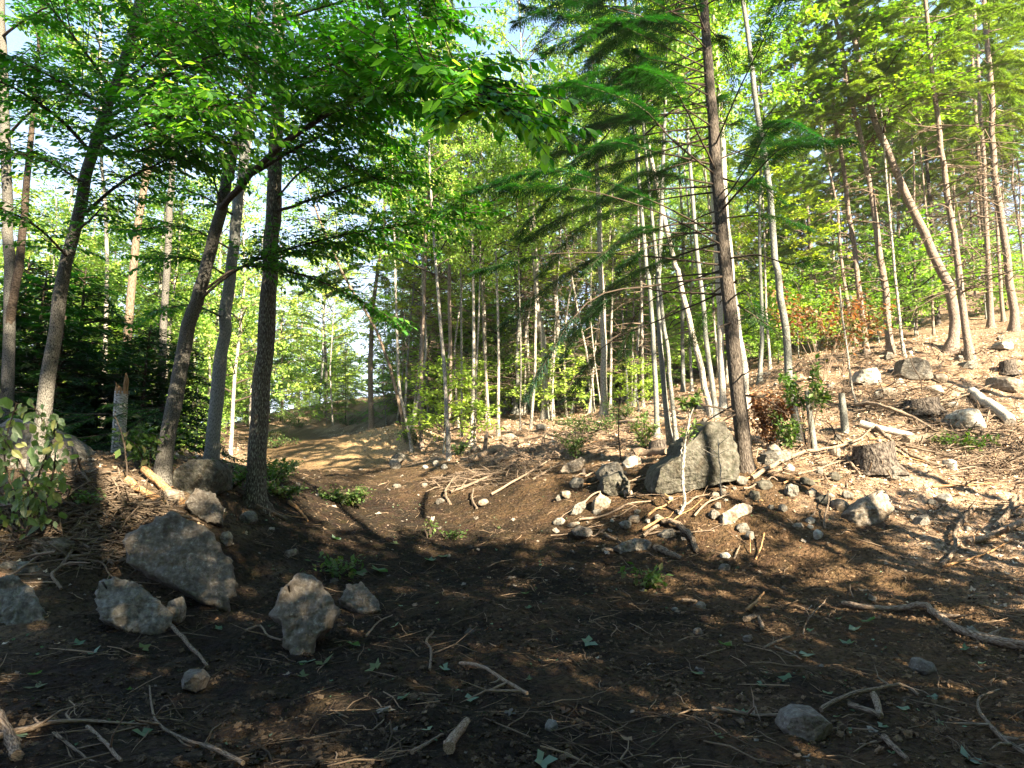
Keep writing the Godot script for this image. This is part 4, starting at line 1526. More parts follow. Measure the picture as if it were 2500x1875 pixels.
		tree("pine_tree" if needle else "woodland_tree", place_label(size + (" evergreen" if needle else " leafy tree"), foot), path, r0, r0 * 0.35, m, ("needle_%d" % (R.randi() % 3)) if needle else "broad_%d" % (R.randi() % 4), q[2], cs, "trees of the woods beyond the clearing", (i % 2) if needle else -1, M.far_leaf_yellow if not needle and R.randf() < 0.4 else null)
	# the many slender pale stems of the sunlit front rows
	var stems := []
	while stems.size() < 78:
		var px := rnd(930.0, 1840.0)
		var d := rnd(26.0, 45.0)
		var x := (px - 1250.0) / F * d
		if road_distance(x, -d) > 1.7:
			stems.append([x, d])
	stems.sort_custom(func(a, b): return a[0] / a[1] < b[0] / b[1])
	for q in stems:
		var foot := Vector3(q[0], height(q[0], -q[1]), -q[1])
		var h := rnd(11.0, 17.0)
		var lean := Vector3(R.randfn() * 0.05, 0, R.randfn() * 0.04)
		var path := [foot]
		for j in 4:
			path.append(foot + (Vector3.UP + lean) * h * (j + 1) / 4.0 + Vector3(R.randfn(), 0, R.randfn()) * 0.14)
		var r0 := rnd(0.03, 0.075)
		tree("slender_tree", place_label("slender pale stem" if r0 > 0.05 else "very thin pale stem", foot), path, r0, r0 * 0.35, M.pale_bark if R.randf() < 0.75 else M.blue_bark, "broad_%d" % (R.randi() % 4), rnd(0.3, 0.66), Vector3(0.42, h * 0.045, 0.42), "slender pale stems of the front rows", stems.find(q) % 2, M.far_leaf_yellow if R.randf() < 0.5 else null)
	# more pines standing up the hillside at right, and leafy trees closing the woods at left
	for i in 44:
		var right := i < 26
		var d := rnd(31.0, 62.0) if right else rnd(25.0, 46.0)
		var px := rnd(1880.0, 2560.0) if right else rnd(60.0, 620.0)
		var x := (px - 1250.0) / F * d
		var foot := Vector3(x, height(x, -d), -d)
		var h := rnd(13.0, 18.0) if right else rnd(10.0, 14.0)
		var lean := Vector3(R.randfn() * 0.03, 0, R.randfn() * 0.03)
		var path := [foot]
		for j in 4:
			path.append(foot + (Vector3.UP + lean) * h * (j + 1) / 4.0 + Vector3(R.randfn(), 0, R.randfn()) * 0.1)
		var r0 := rnd(0.06, 0.12)
		var start := rnd(0.45, 0.62) if right else rnd(0.15, 0.35)
		tree("pine_tree" if right else "woodland_tree", place_label("slender hillside pine" if right else "leafy screen tree", foot), path, r0, r0 * 0.35, M.pine_bark if right else M.pale_bark, ("needle_%d" % (i % 3)) if right else "broad_%d" % (i % 4), start, Vector3(0.8 if right else 1.0, h * (1.0 - start) / 9.5, 0.8 if right else 1.0), "pines standing up the hillside" if right else "leafy trees closing the woods at left", (i % 2) if right else -1, null)
	# saplings under them
	for k in 156:
		var d := lerpf(21.0, 52.0, R.randf())
		var x := rnd(-0.75, 0.34) * d
		if k > 72:
			d = rnd(31.0, 52.0)
			x = rnd(0.1, 0.75) * d
		if x / d > -0.15 and d < 31.0:
			d += 12.0
			x *= 1.3
		elif x / d < -0.12 and x / d > -0.38 and d < 41.0:
			d += 20.0
		if k >= 118:
			d = rnd(22.0, 30.0) if k % 6 == 0 else rnd(32.0, 48.0)
			x = rnd(-0.1, 0.24) * d
			if road_distance(x, -d) < 1.7:
				x += 4.0
		elif k >= 108:
			d = rnd(52.0, 66.0)
			x = rnd(-0.45, -0.22) * d
		elif road_distance(x, -d) < 1.5 and d < 46.0:
			x += 5.5 if k % 2 == 0 else -6.5
		var foot := Vector3(x, height(x, -d), -d)
		var hem := R.randf() < (0.33 if x / d < -0.2 else 0.15)
		var h := rnd(2.4, 7.5)
		if d < 31.0 and x / d > -0.15:
			h = rnd(1.8, 4.2)
		var path := [foot, foot + Vector3(rnd(-0.1, 0.1), h * 0.5, 0), foot + Vector3(rnd(-0.2, 0.2), h, rnd(-0.2, 0.2))]
		var size := "low" if h < 4.0 else "tall" if h > 6.2 else "bushy"
		tree("young_hemlock" if hem else "sapling", place_label(size + (" young hemlock" if hem else " leafy sapling"), foot), path, 0.03, 0.012, M.twig if hem else M.blue_bark, ("young_hemlock_%d" % (k % 2)) if hem else "sapling_%d" % (k % 3), 0.08 if hem else 0.16, Vector3.ONE * h / 4.4 * Vector3(1.3, 0.98, 1.3), "saplings under the trees", -1, M.far_leaf_yellow if not hem and k % 3 == 0 else null)

const MARKS := [[20, "the twin birches"], [150, "the leaning speckled trunk"], [290, "the snapped birch"], [350, "the sunlit brown trunk"], [450, "the forked trunk"], [530, "the slim smooth trunk"], [640, "the dark lichened trunk"], [760, "the track's far end"], [890, "the sandy bank"], [980, "the two-toned trunk"], [1090, "the roadside stones"],
	[1155, "the close pair"], [1217, "the straight sunlit trunk"], [1335, "the bright twin trunks"], [1474, "the thick cream trunk"], [1535, "the three white stems"], [1630, "the three grey trunks"], [1700, "the mossy boulder"], [1780, "the dark hemlock"], [1855, "the thin grey trunk"], [1920, "the wavy blue-grey trunk"],
	[2000, "the brown-leaved sapling"], [2090, "the first slope pine"], [2150, "the second slope pine"], [2230, "the bending pine's crown"], [2310, "the bending pine"], [2410, "the right-edge pines"]]
func place_label(what: String, foot: Vector3) -> String:
	var px := seen_at(foot + Vector3.UP * 2.0).x
	var best := 0
	for i in MARKS.size():
		if absf(MARKS[i][0] - px) < absf(MARKS[best][0] - px):
			best = i
	var off: float = px - MARKS[best][0]
	var rel := "directly behind" if absf(off) < 14.0 else ("just right of" if off > 0 else "just left of") if absf(off) < 60.0 else "well right of" if off > 0 else "well left of"
	var d := -foot.z
	var deep := "in the front row" if d < 30.0 else "in the middle rows" if d < 44.0 else "deep in the woods" if d < 70.0 else "in the farthest woods"
	return "%s %s, %s %s" % [what, deep, rel, MARKS[best][1]]

func build_dark_hemlocks() -> void:
	# the shaded evergreen thicket at left
	var list := [[60, 1010, 14.0, 3.9, 1.3], [150, 1000, 15.5, 4.6, 1.2], [200, 1010, 14.5, 2.6, 1.2], [300, 1005, 14.2, 2.9, 1.25], [375, 1000, 15.0, 2.7, 1.1], [-40, 1000, 13.0, 3.2, 1.2], [250, 1010, 16.5, 3.2, 1.3], [20, 1000, 16.0, 5.0, 1.1], [110, 1010, 13.5, 2.9, 1.4], [330, 1010, 16.5, 3.4, 1.3]]
	for i in list.size():
		R.seed = 600 + i
		var k: Array = list[i]
		var p := zz([k[0], k[1], k[2]])
		p.y = height(p.x, p.z) - 0.1
		var words := ["behind the leafy boulder", "left of the snapped birch", "just behind the snapped birch, low and wide", "right of the snapped birch", "left of the forked trunk's foot", "at the photo's left edge", "deepest in the thicket", "tallest at the far left", "in front of the leaning speckled trunk", "filling the gap right of the snapped birch"]
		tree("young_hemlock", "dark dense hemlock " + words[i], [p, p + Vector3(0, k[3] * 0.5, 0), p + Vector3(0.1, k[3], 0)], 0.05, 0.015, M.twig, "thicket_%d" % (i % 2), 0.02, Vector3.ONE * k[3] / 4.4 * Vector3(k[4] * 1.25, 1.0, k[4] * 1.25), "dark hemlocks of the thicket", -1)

func shade_trees() -> void:
	# the wood that the photographer stands in: behind and to the right, where the sun is
	R.seed = 900
	var words := ["behind the viewpoint", "behind the viewpoint to the right"]
	# [u across the light, a towards the sun, height, crown start, crown width]
	var list := [[-14, 5, 20, 0.1, 1.4], [-10.2, 5, 20, 0.1, 1.35], [-6.6, 5, 20, 0.1, 1.3], [-2.9, 5, 20, 0.05, 1.25], [0.4, 4.6, 9.7, 0.03, 1.05], [0.4, 5.6, 20, 0.55, 1.0], [0.3, 9.6, 12.3, 0.03, 1.1], [0.3, 10.6, 22, 0.66, 1.0], [0.3, 15, 14.6, 0.03, 1.1], [0.2, 16.5, 24, 0.72, 1.0], [2.5, 5, 12.2, 0.05, 0.85], [4.6, 4.4, 9.0, 0.05, 0.7], [-12, 10, 21, 0.1, 1.4], [-8.4, 10, 21, 0.1, 1.3], [-5.4, 10, 21, 0.1, 1.2], [-2.5, 9.5, 21, 0.05, 1.1],
		[3.2, 10, 12.6, 0.05, 1.05], [-12, 15, 22, 0.1, 1.4], [-8, 15, 22, 0.1, 1.4], [-4.2, 15, 22, 0.1, 1.4], [3.9, 15, 13.6, 0.05, 1.2], [5.8, 13, 12.0, 0.1, 0.6], [10.4, 3, 20, 0.45, 0.5], [-17, 9, 22, 0.1, 1.4], [2.2, 19, 23, 0.1, 0.7], [-1.3, 19, 23, 0.1, 0.7],
		[7.2, 3.2, 7.4, 0.05, 0.65], [9.3, 3.6, 6.6, 0.05, 0.65], [11.6, 4.2, 6.2, 0.05, 0.65], [5.2, 3.6, 8.4, 0.05, 0.7], [4.3, 6.5, 20, 0.58, 0.55], [2.6, 12, 21, 0.62, 0.5], [9.2, 9, 20, 0.5, 0.42], [13.2, 7, 19, 0.45, 0.5], [16.0, 8, 19, 0.4, 0.5], [20.0, 6, 19, 0.4, 0.55]]
	for i in list.size():
		var k: Array = list[i]
		var x: float = 0.83 * k[0] + 0.55 * k[1]
		var z: float = -0.55 * k[0] + 0.83 * k[1]
		var foot := Vector3(x, height(x, z), z)
		var path := [foot]
		for j in 4:
			path.append(foot + Vector3.UP * k[2] * (j + 1) / 4.0 + Vector3(R.randfn(), 0, R.randfn()) * 0.15)
		tree("woodland_tree", "tall leafy tree out of view %s, shading the foreground" % words[0 if k[0] < 4 else 1], path, 0.16, 0.05, M.pale_bark, ("shade_%d" % (i % 2)) if k[3] < 0.4 and k[1] < 9.0 else "broad_%d" % (i % 4), k[3], Vector3(k[4], k[2] * (1.0 - k[3]) / 9.2, k[4]), "trees around the viewpoint")

# ---------------------------------------------------------------- the stones, by eye from the photograph
const VA := [0.5878, 0, 900]
const VB := [0.5878, 600, 900]
const VC := [0.3617, 1300, 900]
const VD := [0.3617, 1850, 700]
const VE := [0.3843, 1650, 1250]
const VF := [0.3014, 0, 950]

func at(view: Array, x: float, y: float) -> Vector2:
	return Vector2(x * view[0] + view[1], y * view[0] + view[2])

func traced(label: String, view: Array, px: Array, thick: float, sd: int, m: Material, turn := 0.0, tip := 0.0, d := 0.0, bumpy := 0.03, cuts := 13, boxy := 0.42, plate := false) -> void:
	var low := Vector2(0, -9999)
	var mid := Vector2.ZERO
	for k in px:
		mid += Vector2(k[0], k[1]) / px.size()
		if k[1] > low.y:
			low = Vector2(k[0], k[1])
	var f := at(view, mid.x, low.y)
	if d == 0.0:
		d = -gp(f.x, f.y).z + thick * 0.3
	traced_rock(label, px, Vector2(view[1], view[2]), view[0], d, thick, sd, m, "", bumpy, cuts, boxy, turn, tip, plate)

func rocks() -> void:
	traced("big flat-faced boulder slab leaning on the left debris heap", VA, [[590, 650], [690, 605], [765, 640], [835, 690], [905, 810], [935, 905], [895, 1010], [800, 965], [690, 890], [610, 845], [540, 800], [522, 720], [555, 675]], 0.34, 11, M.dust_rock, 0.35, -0.45, 0.0, 0.012, 1, 0.2, true)
	traced("rounded dark boulder below the big slab, a pale stick against it", VA, [[365, 960], [380, 900], [430, 882], [520, 910], [600, 980], [655, 1030], [665, 1090], [610, 1130], [500, 1100], [400, 1040]], 0.4, 12, M.grey_rock, 0.3, -0.5, 0.0, 0.0, 0, 0.4, true)
	traced("tall dusty boulder with white scrapes standing alone on the track", VA, [[1105, 1035], [1150, 930], [1210, 865], [1280, 880], [1335, 950], [1385, 1030], [1350, 1090], [1290, 1130], [1280, 1195], [1215, 1205], [1160, 1150], [1150, 1060]], 0.4, 13, M.dust_rock, 0.25, -0.4, 0.0, 0.0, 0, 0.4, true)
	traced("great mossy boulder at the hemlock's foot", VC, [[790, 830], [835, 680], [960, 590], [985, 510], [1090, 440], [1190, 350], [1290, 350], [1350, 440], [1375, 600], [1370, 740], [1200, 790], [1000, 830], [880, 850]], 0.7, 14, M.moss_rock, 0.0, 0.0, 0.0, 0.05, 5, 0.33)
	traced("long pale cracked boulder lying in the sun at right", VD, [[650, 1630], [648, 1520], [780, 1430], [925, 1372], [980, 1440], [988, 1510], [900, 1580], [770, 1640]], 0.4, 15, M.tan_rock, 0.3, -0.3, 0.0, 0.0, 0, 0.4, true)
	traced("brown rounded rock with white frosting at the lower right", VE, [[685, 1400], [720, 1310], [800, 1272], [920, 1288], [990, 1345], [1015, 1410], [940, 1455], [800, 1455], [710, 1435]], 0.14, 16, M.dust_rock)
	traced("huge boulder behind the leafy branch at the left edge", VF, [[-250, 700], [-150, 300], [0, 235], [160, 250], [400, 350], [560, 490], [700, 640], [775, 750], [770, 900], [600, 980], [200, 1050], [-150, 1050]], 0.7, 17, M.grey_rock, 0.2, 0.0, 10.2)
	traced("flat grey block at the track's edge beside a curved stick", VC, [[570, 1200], [640, 1170], [720, 1152], [800, 1165], [830, 1230], [760, 1272], [610, 1278]], 0.3, 18, M.grey_rock, 0.3, -0.3, 0.0, 0.0, 0, 0.4, true)
	traced("long pale rock resting below the hemlock", VC, [[1262, 1060], [1290, 980], [1400, 928], [1465, 912], [1525, 940], [1510, 975], [1400, 1010], [1330, 1065]], 0.25, 19, M.tan_rock, 0.2, -0.5, 0.0, 0.0, 0, 0.4, true)
	traced("grey boulder with a light flat top, upper of two left of the mossy boulder", VC, [[430, 710], [490, 645], [580, 628], [630, 690], [620, 770], [470, 780]], 0.3, 20, M.grey_rock)
	traced("dark boulder, lower of two left of the mossy boulder", VC, [[440, 820], [480, 740], [600, 690], [665, 760], [650, 840], [540, 865]], 0.28, 21, M.moss_rock)
	traced("tan slab tilted under green brush on the middle slope", VC, [[178, 690], [220, 645], [340, 598], [372, 620], [330, 680], [240, 705]], 0.25, 22, M.tan_rock, 0.2, -0.6, 0.0, 0.0, 0, 0.4, true)
	traced("dazzling white boulder below the birch log on the right slope", VD, [[1308, 930], [1340, 860], [1420, 820], [1510, 835], [1560, 890], [1540, 960], [1440, 990], [1340, 975]], 0.35, 23, M.white_rock)
	traced("large grey boulder below the tall pines on the slope", VD, [[958, 590], [985, 490], [1060, 475], [1150, 510], [1200, 570], [1180, 620], [1050, 640]], 0.4, 24, M.grey_rock)
	traced("flat bluish boulder right of the hemlock's foot", VC, [[1560, 650], [1575, 580], [1640, 545], [1740, 560], [1775, 590], [1700, 625], [1630, 665]], 0.3, 25, M.grey_rock)
	traced("mossy boulder at the foot of the slim trunk on the left", VA, [[715, 500], [730, 420], [790, 375], [870, 375], [915, 420], [920, 510], [830, 545]], 0.4, 26, M.moss_rock)
	traced("flat-topped block at the left edge, above the dark boulder", VA, [[-40, 880], [-30, 812], [50, 806], [118, 815], [125, 865], [60, 895]], 0.3, 27, M.grey_rock, 0.3, -0.5, 0.0, 0.0, 0, 0.4, true)
	traced("dark sloping boulder at the left edge, below the flat-topped block", VA, [[-80, 1090], [-60, 890], [0, 868], [70, 930], [125, 1040], [110, 1090]], 0.35, 28, M.grey_rock, 0.4, -0.5, 0.0, 0.0, 0, 0.4, true)
	traced("half-buried dark rock with a white chip beside the tall dusty boulder", VB, [[390, 960], [420, 905], [480, 900], [540, 970], [545, 1005], [480, 1020]], 0.2, 29, M.dust_rock, 0.3, -0.6, 0.0, 0.0, 0, 0.4, true)
	traced("low rock with pale specks in the loam near the bottom left", VA, [[730, 1310], [760, 1265], [820, 1265], [850, 1300], [830, 1345], [760, 1350]], 0.1, 30, M.dust_rock)
	traced("tan rock wedged behind the stick below the slab", VA, [[680, 1040], [700, 965], [735, 955], [750, 1000], [745, 1060], [700, 1080]], 0.12, 31, M.tan_rock)
	traced("long brown rock half covered by the debris heap", VA, [[105, 740], [140, 705], [230, 705], [290, 730], [280, 770], [170, 780]], 0.2, 32, M.tan_rock)
	traced("rubble rock below the mossy left boulder, larger of two", VA, [[760, 560], [800, 500], [870, 520], [905, 580], [905, 650], [850, 640], [790, 600]], 0.25, 33, M.dust_rock, 0.3, -0.4, 0.0, 0.0, 0, 0.4, true)
	traced("rounded stone beside the split logs on the heap", VA, [[670, 530], [690, 500], [740, 510], [750, 555], [700, 565]], 0.14, 34, M.tan_rock)
	traced("standing brown rock on the middle slope, catching the sun", VC, [[410, 960], [430, 880], [470, 838], [540, 890], [520, 940], [440, 975]], 0.2, 35, M.tan_rock, 0.2, -0.3, 0.0, 0.0, 0, 0.4, true)
	traced("grey rock leaning left of the standing brown rock", VC, [[255, 985], [290, 920], [365, 890], [370, 930], [320, 990]], 0.2, 36, M.grey_rock, 0.2, -0.3, 0.0, 0.0, 0, 0.4, true)
	traced("bluish rock at the track's right edge, shaded", VC, [[260, 1100], [320, 1062], [400, 1085], [410, 1120], [330, 1165]], 0.14, 37, M.dust_rock)
	traced("broken slab lying behind the flat grey block", VC, [[845, 1130], [900, 1090], [960, 1085], [970, 1130], [900, 1150]], 0.12, 38, M.grey_rock)
	traced("blue-grey boulder against the sawn stump on the right", VD, [[860, 1290], [880, 1190], [930, 1210], [990, 1245], [1040, 1290], [950, 1310]], 0.2, 39, M.grey_rock)
	traced("big sunlit boulder at the right edge below a snag", VD, [[1600, 680], [1620, 600], [1720, 620], [1830, 640], [1830, 720], [1700, 720]], 0.4, 40, M.tan_rock)
	traced("low white boulder under the first pine on the slope", VD, [[650, 640], [700, 560], [800, 545], [870, 580], [830, 650], [720, 670]], 0.35, 41, M.white_rock)
	traced("white rock at the right edge, high under the pines", VD, [[1610, 410], [1640, 370], [1720, 380], [1760, 410], [1680, 430]], 0.3, 42, M.white_rock)
	traced("grey boulder in front of the slim pine's foot", VD, [[1375, 550], [1400, 505], [1470, 490], [1500, 520], [1440, 560]], 0.3, 43, M.grey_rock)
	traced("half-buried flat rock in the dirt at the right", VD, [[1070, 1610], [1110, 1560], [1170, 1540], [1160, 1590], [1100, 1625]], 0.16, 44, M.grey_rock)
	traced("boulder sunk in the sandy bank by the track", [0.2411, 600, 800], [[1450, 1390], [1470, 1310], [1530, 1265], [1610, 1290], [1590, 1340], [1530, 1390]], 0.4, 45, M.grey_rock)
	# smaller single stones
	var list := [["pink-white stone beside a twig on the sunny dirt", VC, 1298, 1275, 78, 42, "white_rock"], ["pale rock tip poking from the dirt below the long boulder", VE, 905, 168, 65, 66, "white_rock"], ["grey rock half sunk left of the pale rock tip", VE, 780, 108, 78, 46, "tan_rock"],
		["brown stone at the end of a short pale log", VC, 1135, 1620, 66, 55, "tan_rock"], ["grey stone on the dirt, left of the brown stone", VC, 965, 1636, 50, 30, "grey_rock"], ["bluish half-buried stone below the sunlit streak", VC, 1300, 1360, 80, 44, "dust_rock"], ["square grey rock in the shade right of the hemlock", VC, 1750, 850, 95, 80, "grey_rock"],
		["dark green-grey rock between the hemlock and the square grey rock", VC, 1560, 805, 140, 60, "moss_rock"], ["rounded greenish rock in front of the hemlock's shade", VC, 1500, 880, 95, 64, "moss_rock"], ["rough rock right at the hemlock's foot", VC, 1415, 775, 90, 60, "grey_rock"], ["small upright stone below the thin sapling", VC, 1235, 880, 60, 54, "tan_rock"],
		["small dark upright stone on the shaded bank", VC, 1250, 950, 44, 56, "grey_rock"], ["small shard in the shade left of the long pale rock's end", VC, 1610, 950, 50, 34, "grey_rock"], ["pointed shard right of the long pale rock", VC, 1695, 960, 66, 50, "grey_rock"], ["white stone at the track's edge, leftmost of three", VC, 178, 1048, 100, 42, "white_rock"],
		["flat tan stone, middle of three at the track's edge", VC, 270, 1066, 100, 36, "tan_rock"], ["tan stone lit on top in the middle of the dirt slope", VC, 690, 1030, 90, 52, "tan_rock"], ["dark round stone below the lit tan stone", VC, 630, 1070, 90, 56, "grey_rock"], ["rounded stone in dead grass on the sunny dirt", VC, 1470, 1145, 66, 54, "grey_rock"],
		["stone at the left end of the flat grey block", VC, 775, 1200, 66, 52, "dust_rock"], ["purple-grey rock in the loam at the right", VE, 1570, 1010, 150, 80, "dust_rock"], ["round stone in the loam near the bottom centre", VB, 1268, 1510, 60, 50, "grey_rock"], ["small round stone left of the long fallen branch", VE, 140, 775, 66, 44, "dust_rock"], ["dark pebble beside a dead curled leaf", VE, 455, 815, 70, 36, "dust_rock"],
		["white stone in the pine needles left of the bending pine", VD, 1240, 640, 120, 66, "tan_rock"], ["dark stone between the two pale boulders under the pines", VD, 912, 580, 64, 40, "grey_rock"], ["dark stone at the slim pine's foot, left side", VD, 1360, 495, 70, 36, "grey_rock"], ["tan rock in the sunny rubble below the large grey boulder", VD, 870, 735, 130, 62, "tan_rock"],
		["white shard in the rubble, beside a leaning branch", VD, 960, 660, 60, 50, "white_rock"], ["slab edge behind the old stump on the slope", VD, 1190, 710, 130, 46, "white_rock"], ["pale slab right of the old stump", VD, 1310, 820, 90, 56, "white_rock"], ["stone under the white birch log, left end", VD, 730, 810, 80, 56, "tan_rock"],
		["stone in the sun right of the stubby leafy trunk", VD, 520, 1140, 100, 66, "tan_rock"], ["stone left of the sawn stump, in half shade", VD, 430, 1200, 90, 30, "tan_rock"], ["dark stone below the sawn stump's left root", VD, 510, 1305, 100, 60, "moss_rock"], ["flat stone in the shade under the long diagonal branch", VD, 330, 1330, 110, 44, "moss_rock"],
		["square rock in shade below the diagonal branch", VD, 225, 1405, 96, 78, "grey_rock"], ["slanting rock half sunk left of the long pale boulder", VD, 450, 1460, 110, 60, "moss_rock"], ["brown block touching the long pale boulder's left end", VD, 560, 1500, 120, 80, "tan_rock"], ["pebble cluster stone, sunlit, below the long pale boulder", VD, 355, 1590, 66, 36, "white_rock"],
		["pale rock at the roadside, first of the row of stones", VB, 745, 415, 28, 16, "white_rock"], ["grey rock at the roadside, second of the row", VB, 790, 405, 34, 26, "grey_rock"], ["pale rock at the roadside, third of the row", VB, 825, 415, 30, 20, "white_rock"], ["rock behind the roadside row by a thin stump", VB, 955, 345, 50, 28, "tan_rock"],
		["dark roadside boulder below the two-toned trunk", VB, 620, 415, 50, 50, "grey_rock"], ["flat stone on the track's right shoulder", VB, 628, 492, 44, 16, "grey_rock"], ["small stone on the track's right shoulder", VB, 742, 490, 30, 18, "tan_rock"], ["round stone where the shoulder meets the track", VB, 985, 565, 54, 26, "tan_rock"],
		["grey stone on the shoulder left of the round stone", VB, 805, 560, 40, 22, "grey_rock"], ["stones' heap rock under the bright twin trunks, larger", VB, 1225, 258, 54, 36, "grey_rock"], ["stone on the slope left of the twin trunks", VB, 1095, 295, 70, 28, "tan_rock"], ["half-buried flat stone on the left verge", VB, 165, 505, 44, 20, "grey_rock"],
		["angular rock at the dark trunk's foot", VA, 1030, 640, 70, 56, "grey_rock"], ["brown upright stone left of the dark trunk's foot", VA, 940, 725, 50, 60, "tan_rock"], ["pale flat stone half buried near the tall dusty boulder", VA, 1205, 775, 60, 28, "tan_rock"], ["small stone in the soil between the slab and the rounded dark boulder", VA, 575, 930, 40, 36, "tan_rock"],
		["rock on the ridge behind the slope's brush, pale", VC, 755, 195, 80, 40, "white_rock"], ["dark rock by the far thin trunk on the slope", VD, 60, 610, 70, 44, "grey_rock"], ["rock near the top of the slope in the shade", VD, 800, 250, 60, 26, "tan_rock"], ["pale rock at the top of the slope behind the pines", VD, 1100, 235, 50, 24, "white_rock"]]
	for i in list.size():
		var k: Array = list[i]
		var v: Array = k[1]
		var p := at(v, k[2], k[3])
		R.seed = 700 + i
		any_rock(k[0], p.x, p.y, k[4] * v[0], k[5] * v[0], 800 + i, M[k[6]], "", rnd(-0.3, 0.3))

	# loose stones and sticks that litter the cleared slope
	R.seed = 8000
	var spots := []
	while spots.size() < 95:
		var px := rnd(1330.0, 2490.0)
		var py := lerpf(lerpf(1060.0, 800.0, (px - 1330.0) / 1160.0), 1300.0, pow(R.randf(), 1.4))
		spots.append([px, py, R.randf(), R.randi()])
	for i in spots.size():
		var k: Array = spots[i]
		var far: bool = k[1] < 1100.0
		var w: float = (9.0 + 26.0 * k[2] * k[2]) * (0.8 if far else 1.2)
		var kind: String = ["grey", "tan", "white", "grey"][i % 4]
		var foot := gp(k[0], k[1])
		any_rock("%s %s stone, %s, %s" % ["small" if w < 17.0 else "larger", kind, "high on the slope" if k[1] < 960 else "halfway up the slope" if far else "low on the slope", under_label(k[0])], k[0], k[1], w, w * rnd(0.55, 0.8), 8100 + i, M[kind + "_rock"], "loose stones on the cleared slope", rnd(-0.5, 0.5))

func under_label(px: float) -> String:
	var best := 0
	for i in MARKS.size():
		if absf(MARKS[i][0] - px) < absf(MARKS[best][0] - px):
			best = i
	var off: float = px - MARKS[best][0]
	return "%s %s" % ["below" if absf(off) < 14.0 else "below and right of" if off > 0 else "below and left of", MARKS[best][1]]

func more_sticks() -> void:
	R.seed = 8500
	for i in 110:
		var px := rnd(1340.0, 2490.0)
		var top := 1120.0 if px < 1330.0 else lerpf(1050.0, 830.0, (px - 1330.0) / 1160.0)
		var py := lerpf(top, 1330.0, pow(R.randf(), 1.3))
		var a := gp(px, py)
		var ang := rnd(-0.5, 0.9)
		var l := 0.25 + 1.1 * pow(R.randf(), 2.0)
		var pts := []
		for j in 4:
			var x := a.x + cos(ang) * l * j / 3.0
			var z := a.z - sin(ang) * l * j / 3.0
			pts.append(Vector3(x, height(x, z) + 0.02 + rnd(0.0, 0.07), z))
		var r := rnd(0.007, 0.022)
		var m: String = ["dead_wood", "brown_stick", "brown_stick", "split_wood"][R.randi() % 4]
		stick("branch", "%s %s stick lying %s, %s" % ["thin" if r < 0.016 else "stout", {"dead_wood": "bleached", "brown_stick": "brown", "split_wood": "orange"}[m], "high on the slope" if py < 960 else "halfway up the slope" if py < 1120 else "low on the slope", under_label(px)], "branch", pts, r, r * 0.5, M[m], 8600 + i, 2 if i % 3 == 0 else 0, "sticks strewn over the cleared slope", 6)

# ---------------------------------------------------------------- logs, stumps, branches
func lying_in(view: Array, px: Array, lift := 0.02) -> Array:
	var q := []
	for k in px:
		var p := at(view, k[0], k[1])
		q.append([p.x, p.y, k[2] if k.size() > 2 else 0.0])
	return lying(q, lift)

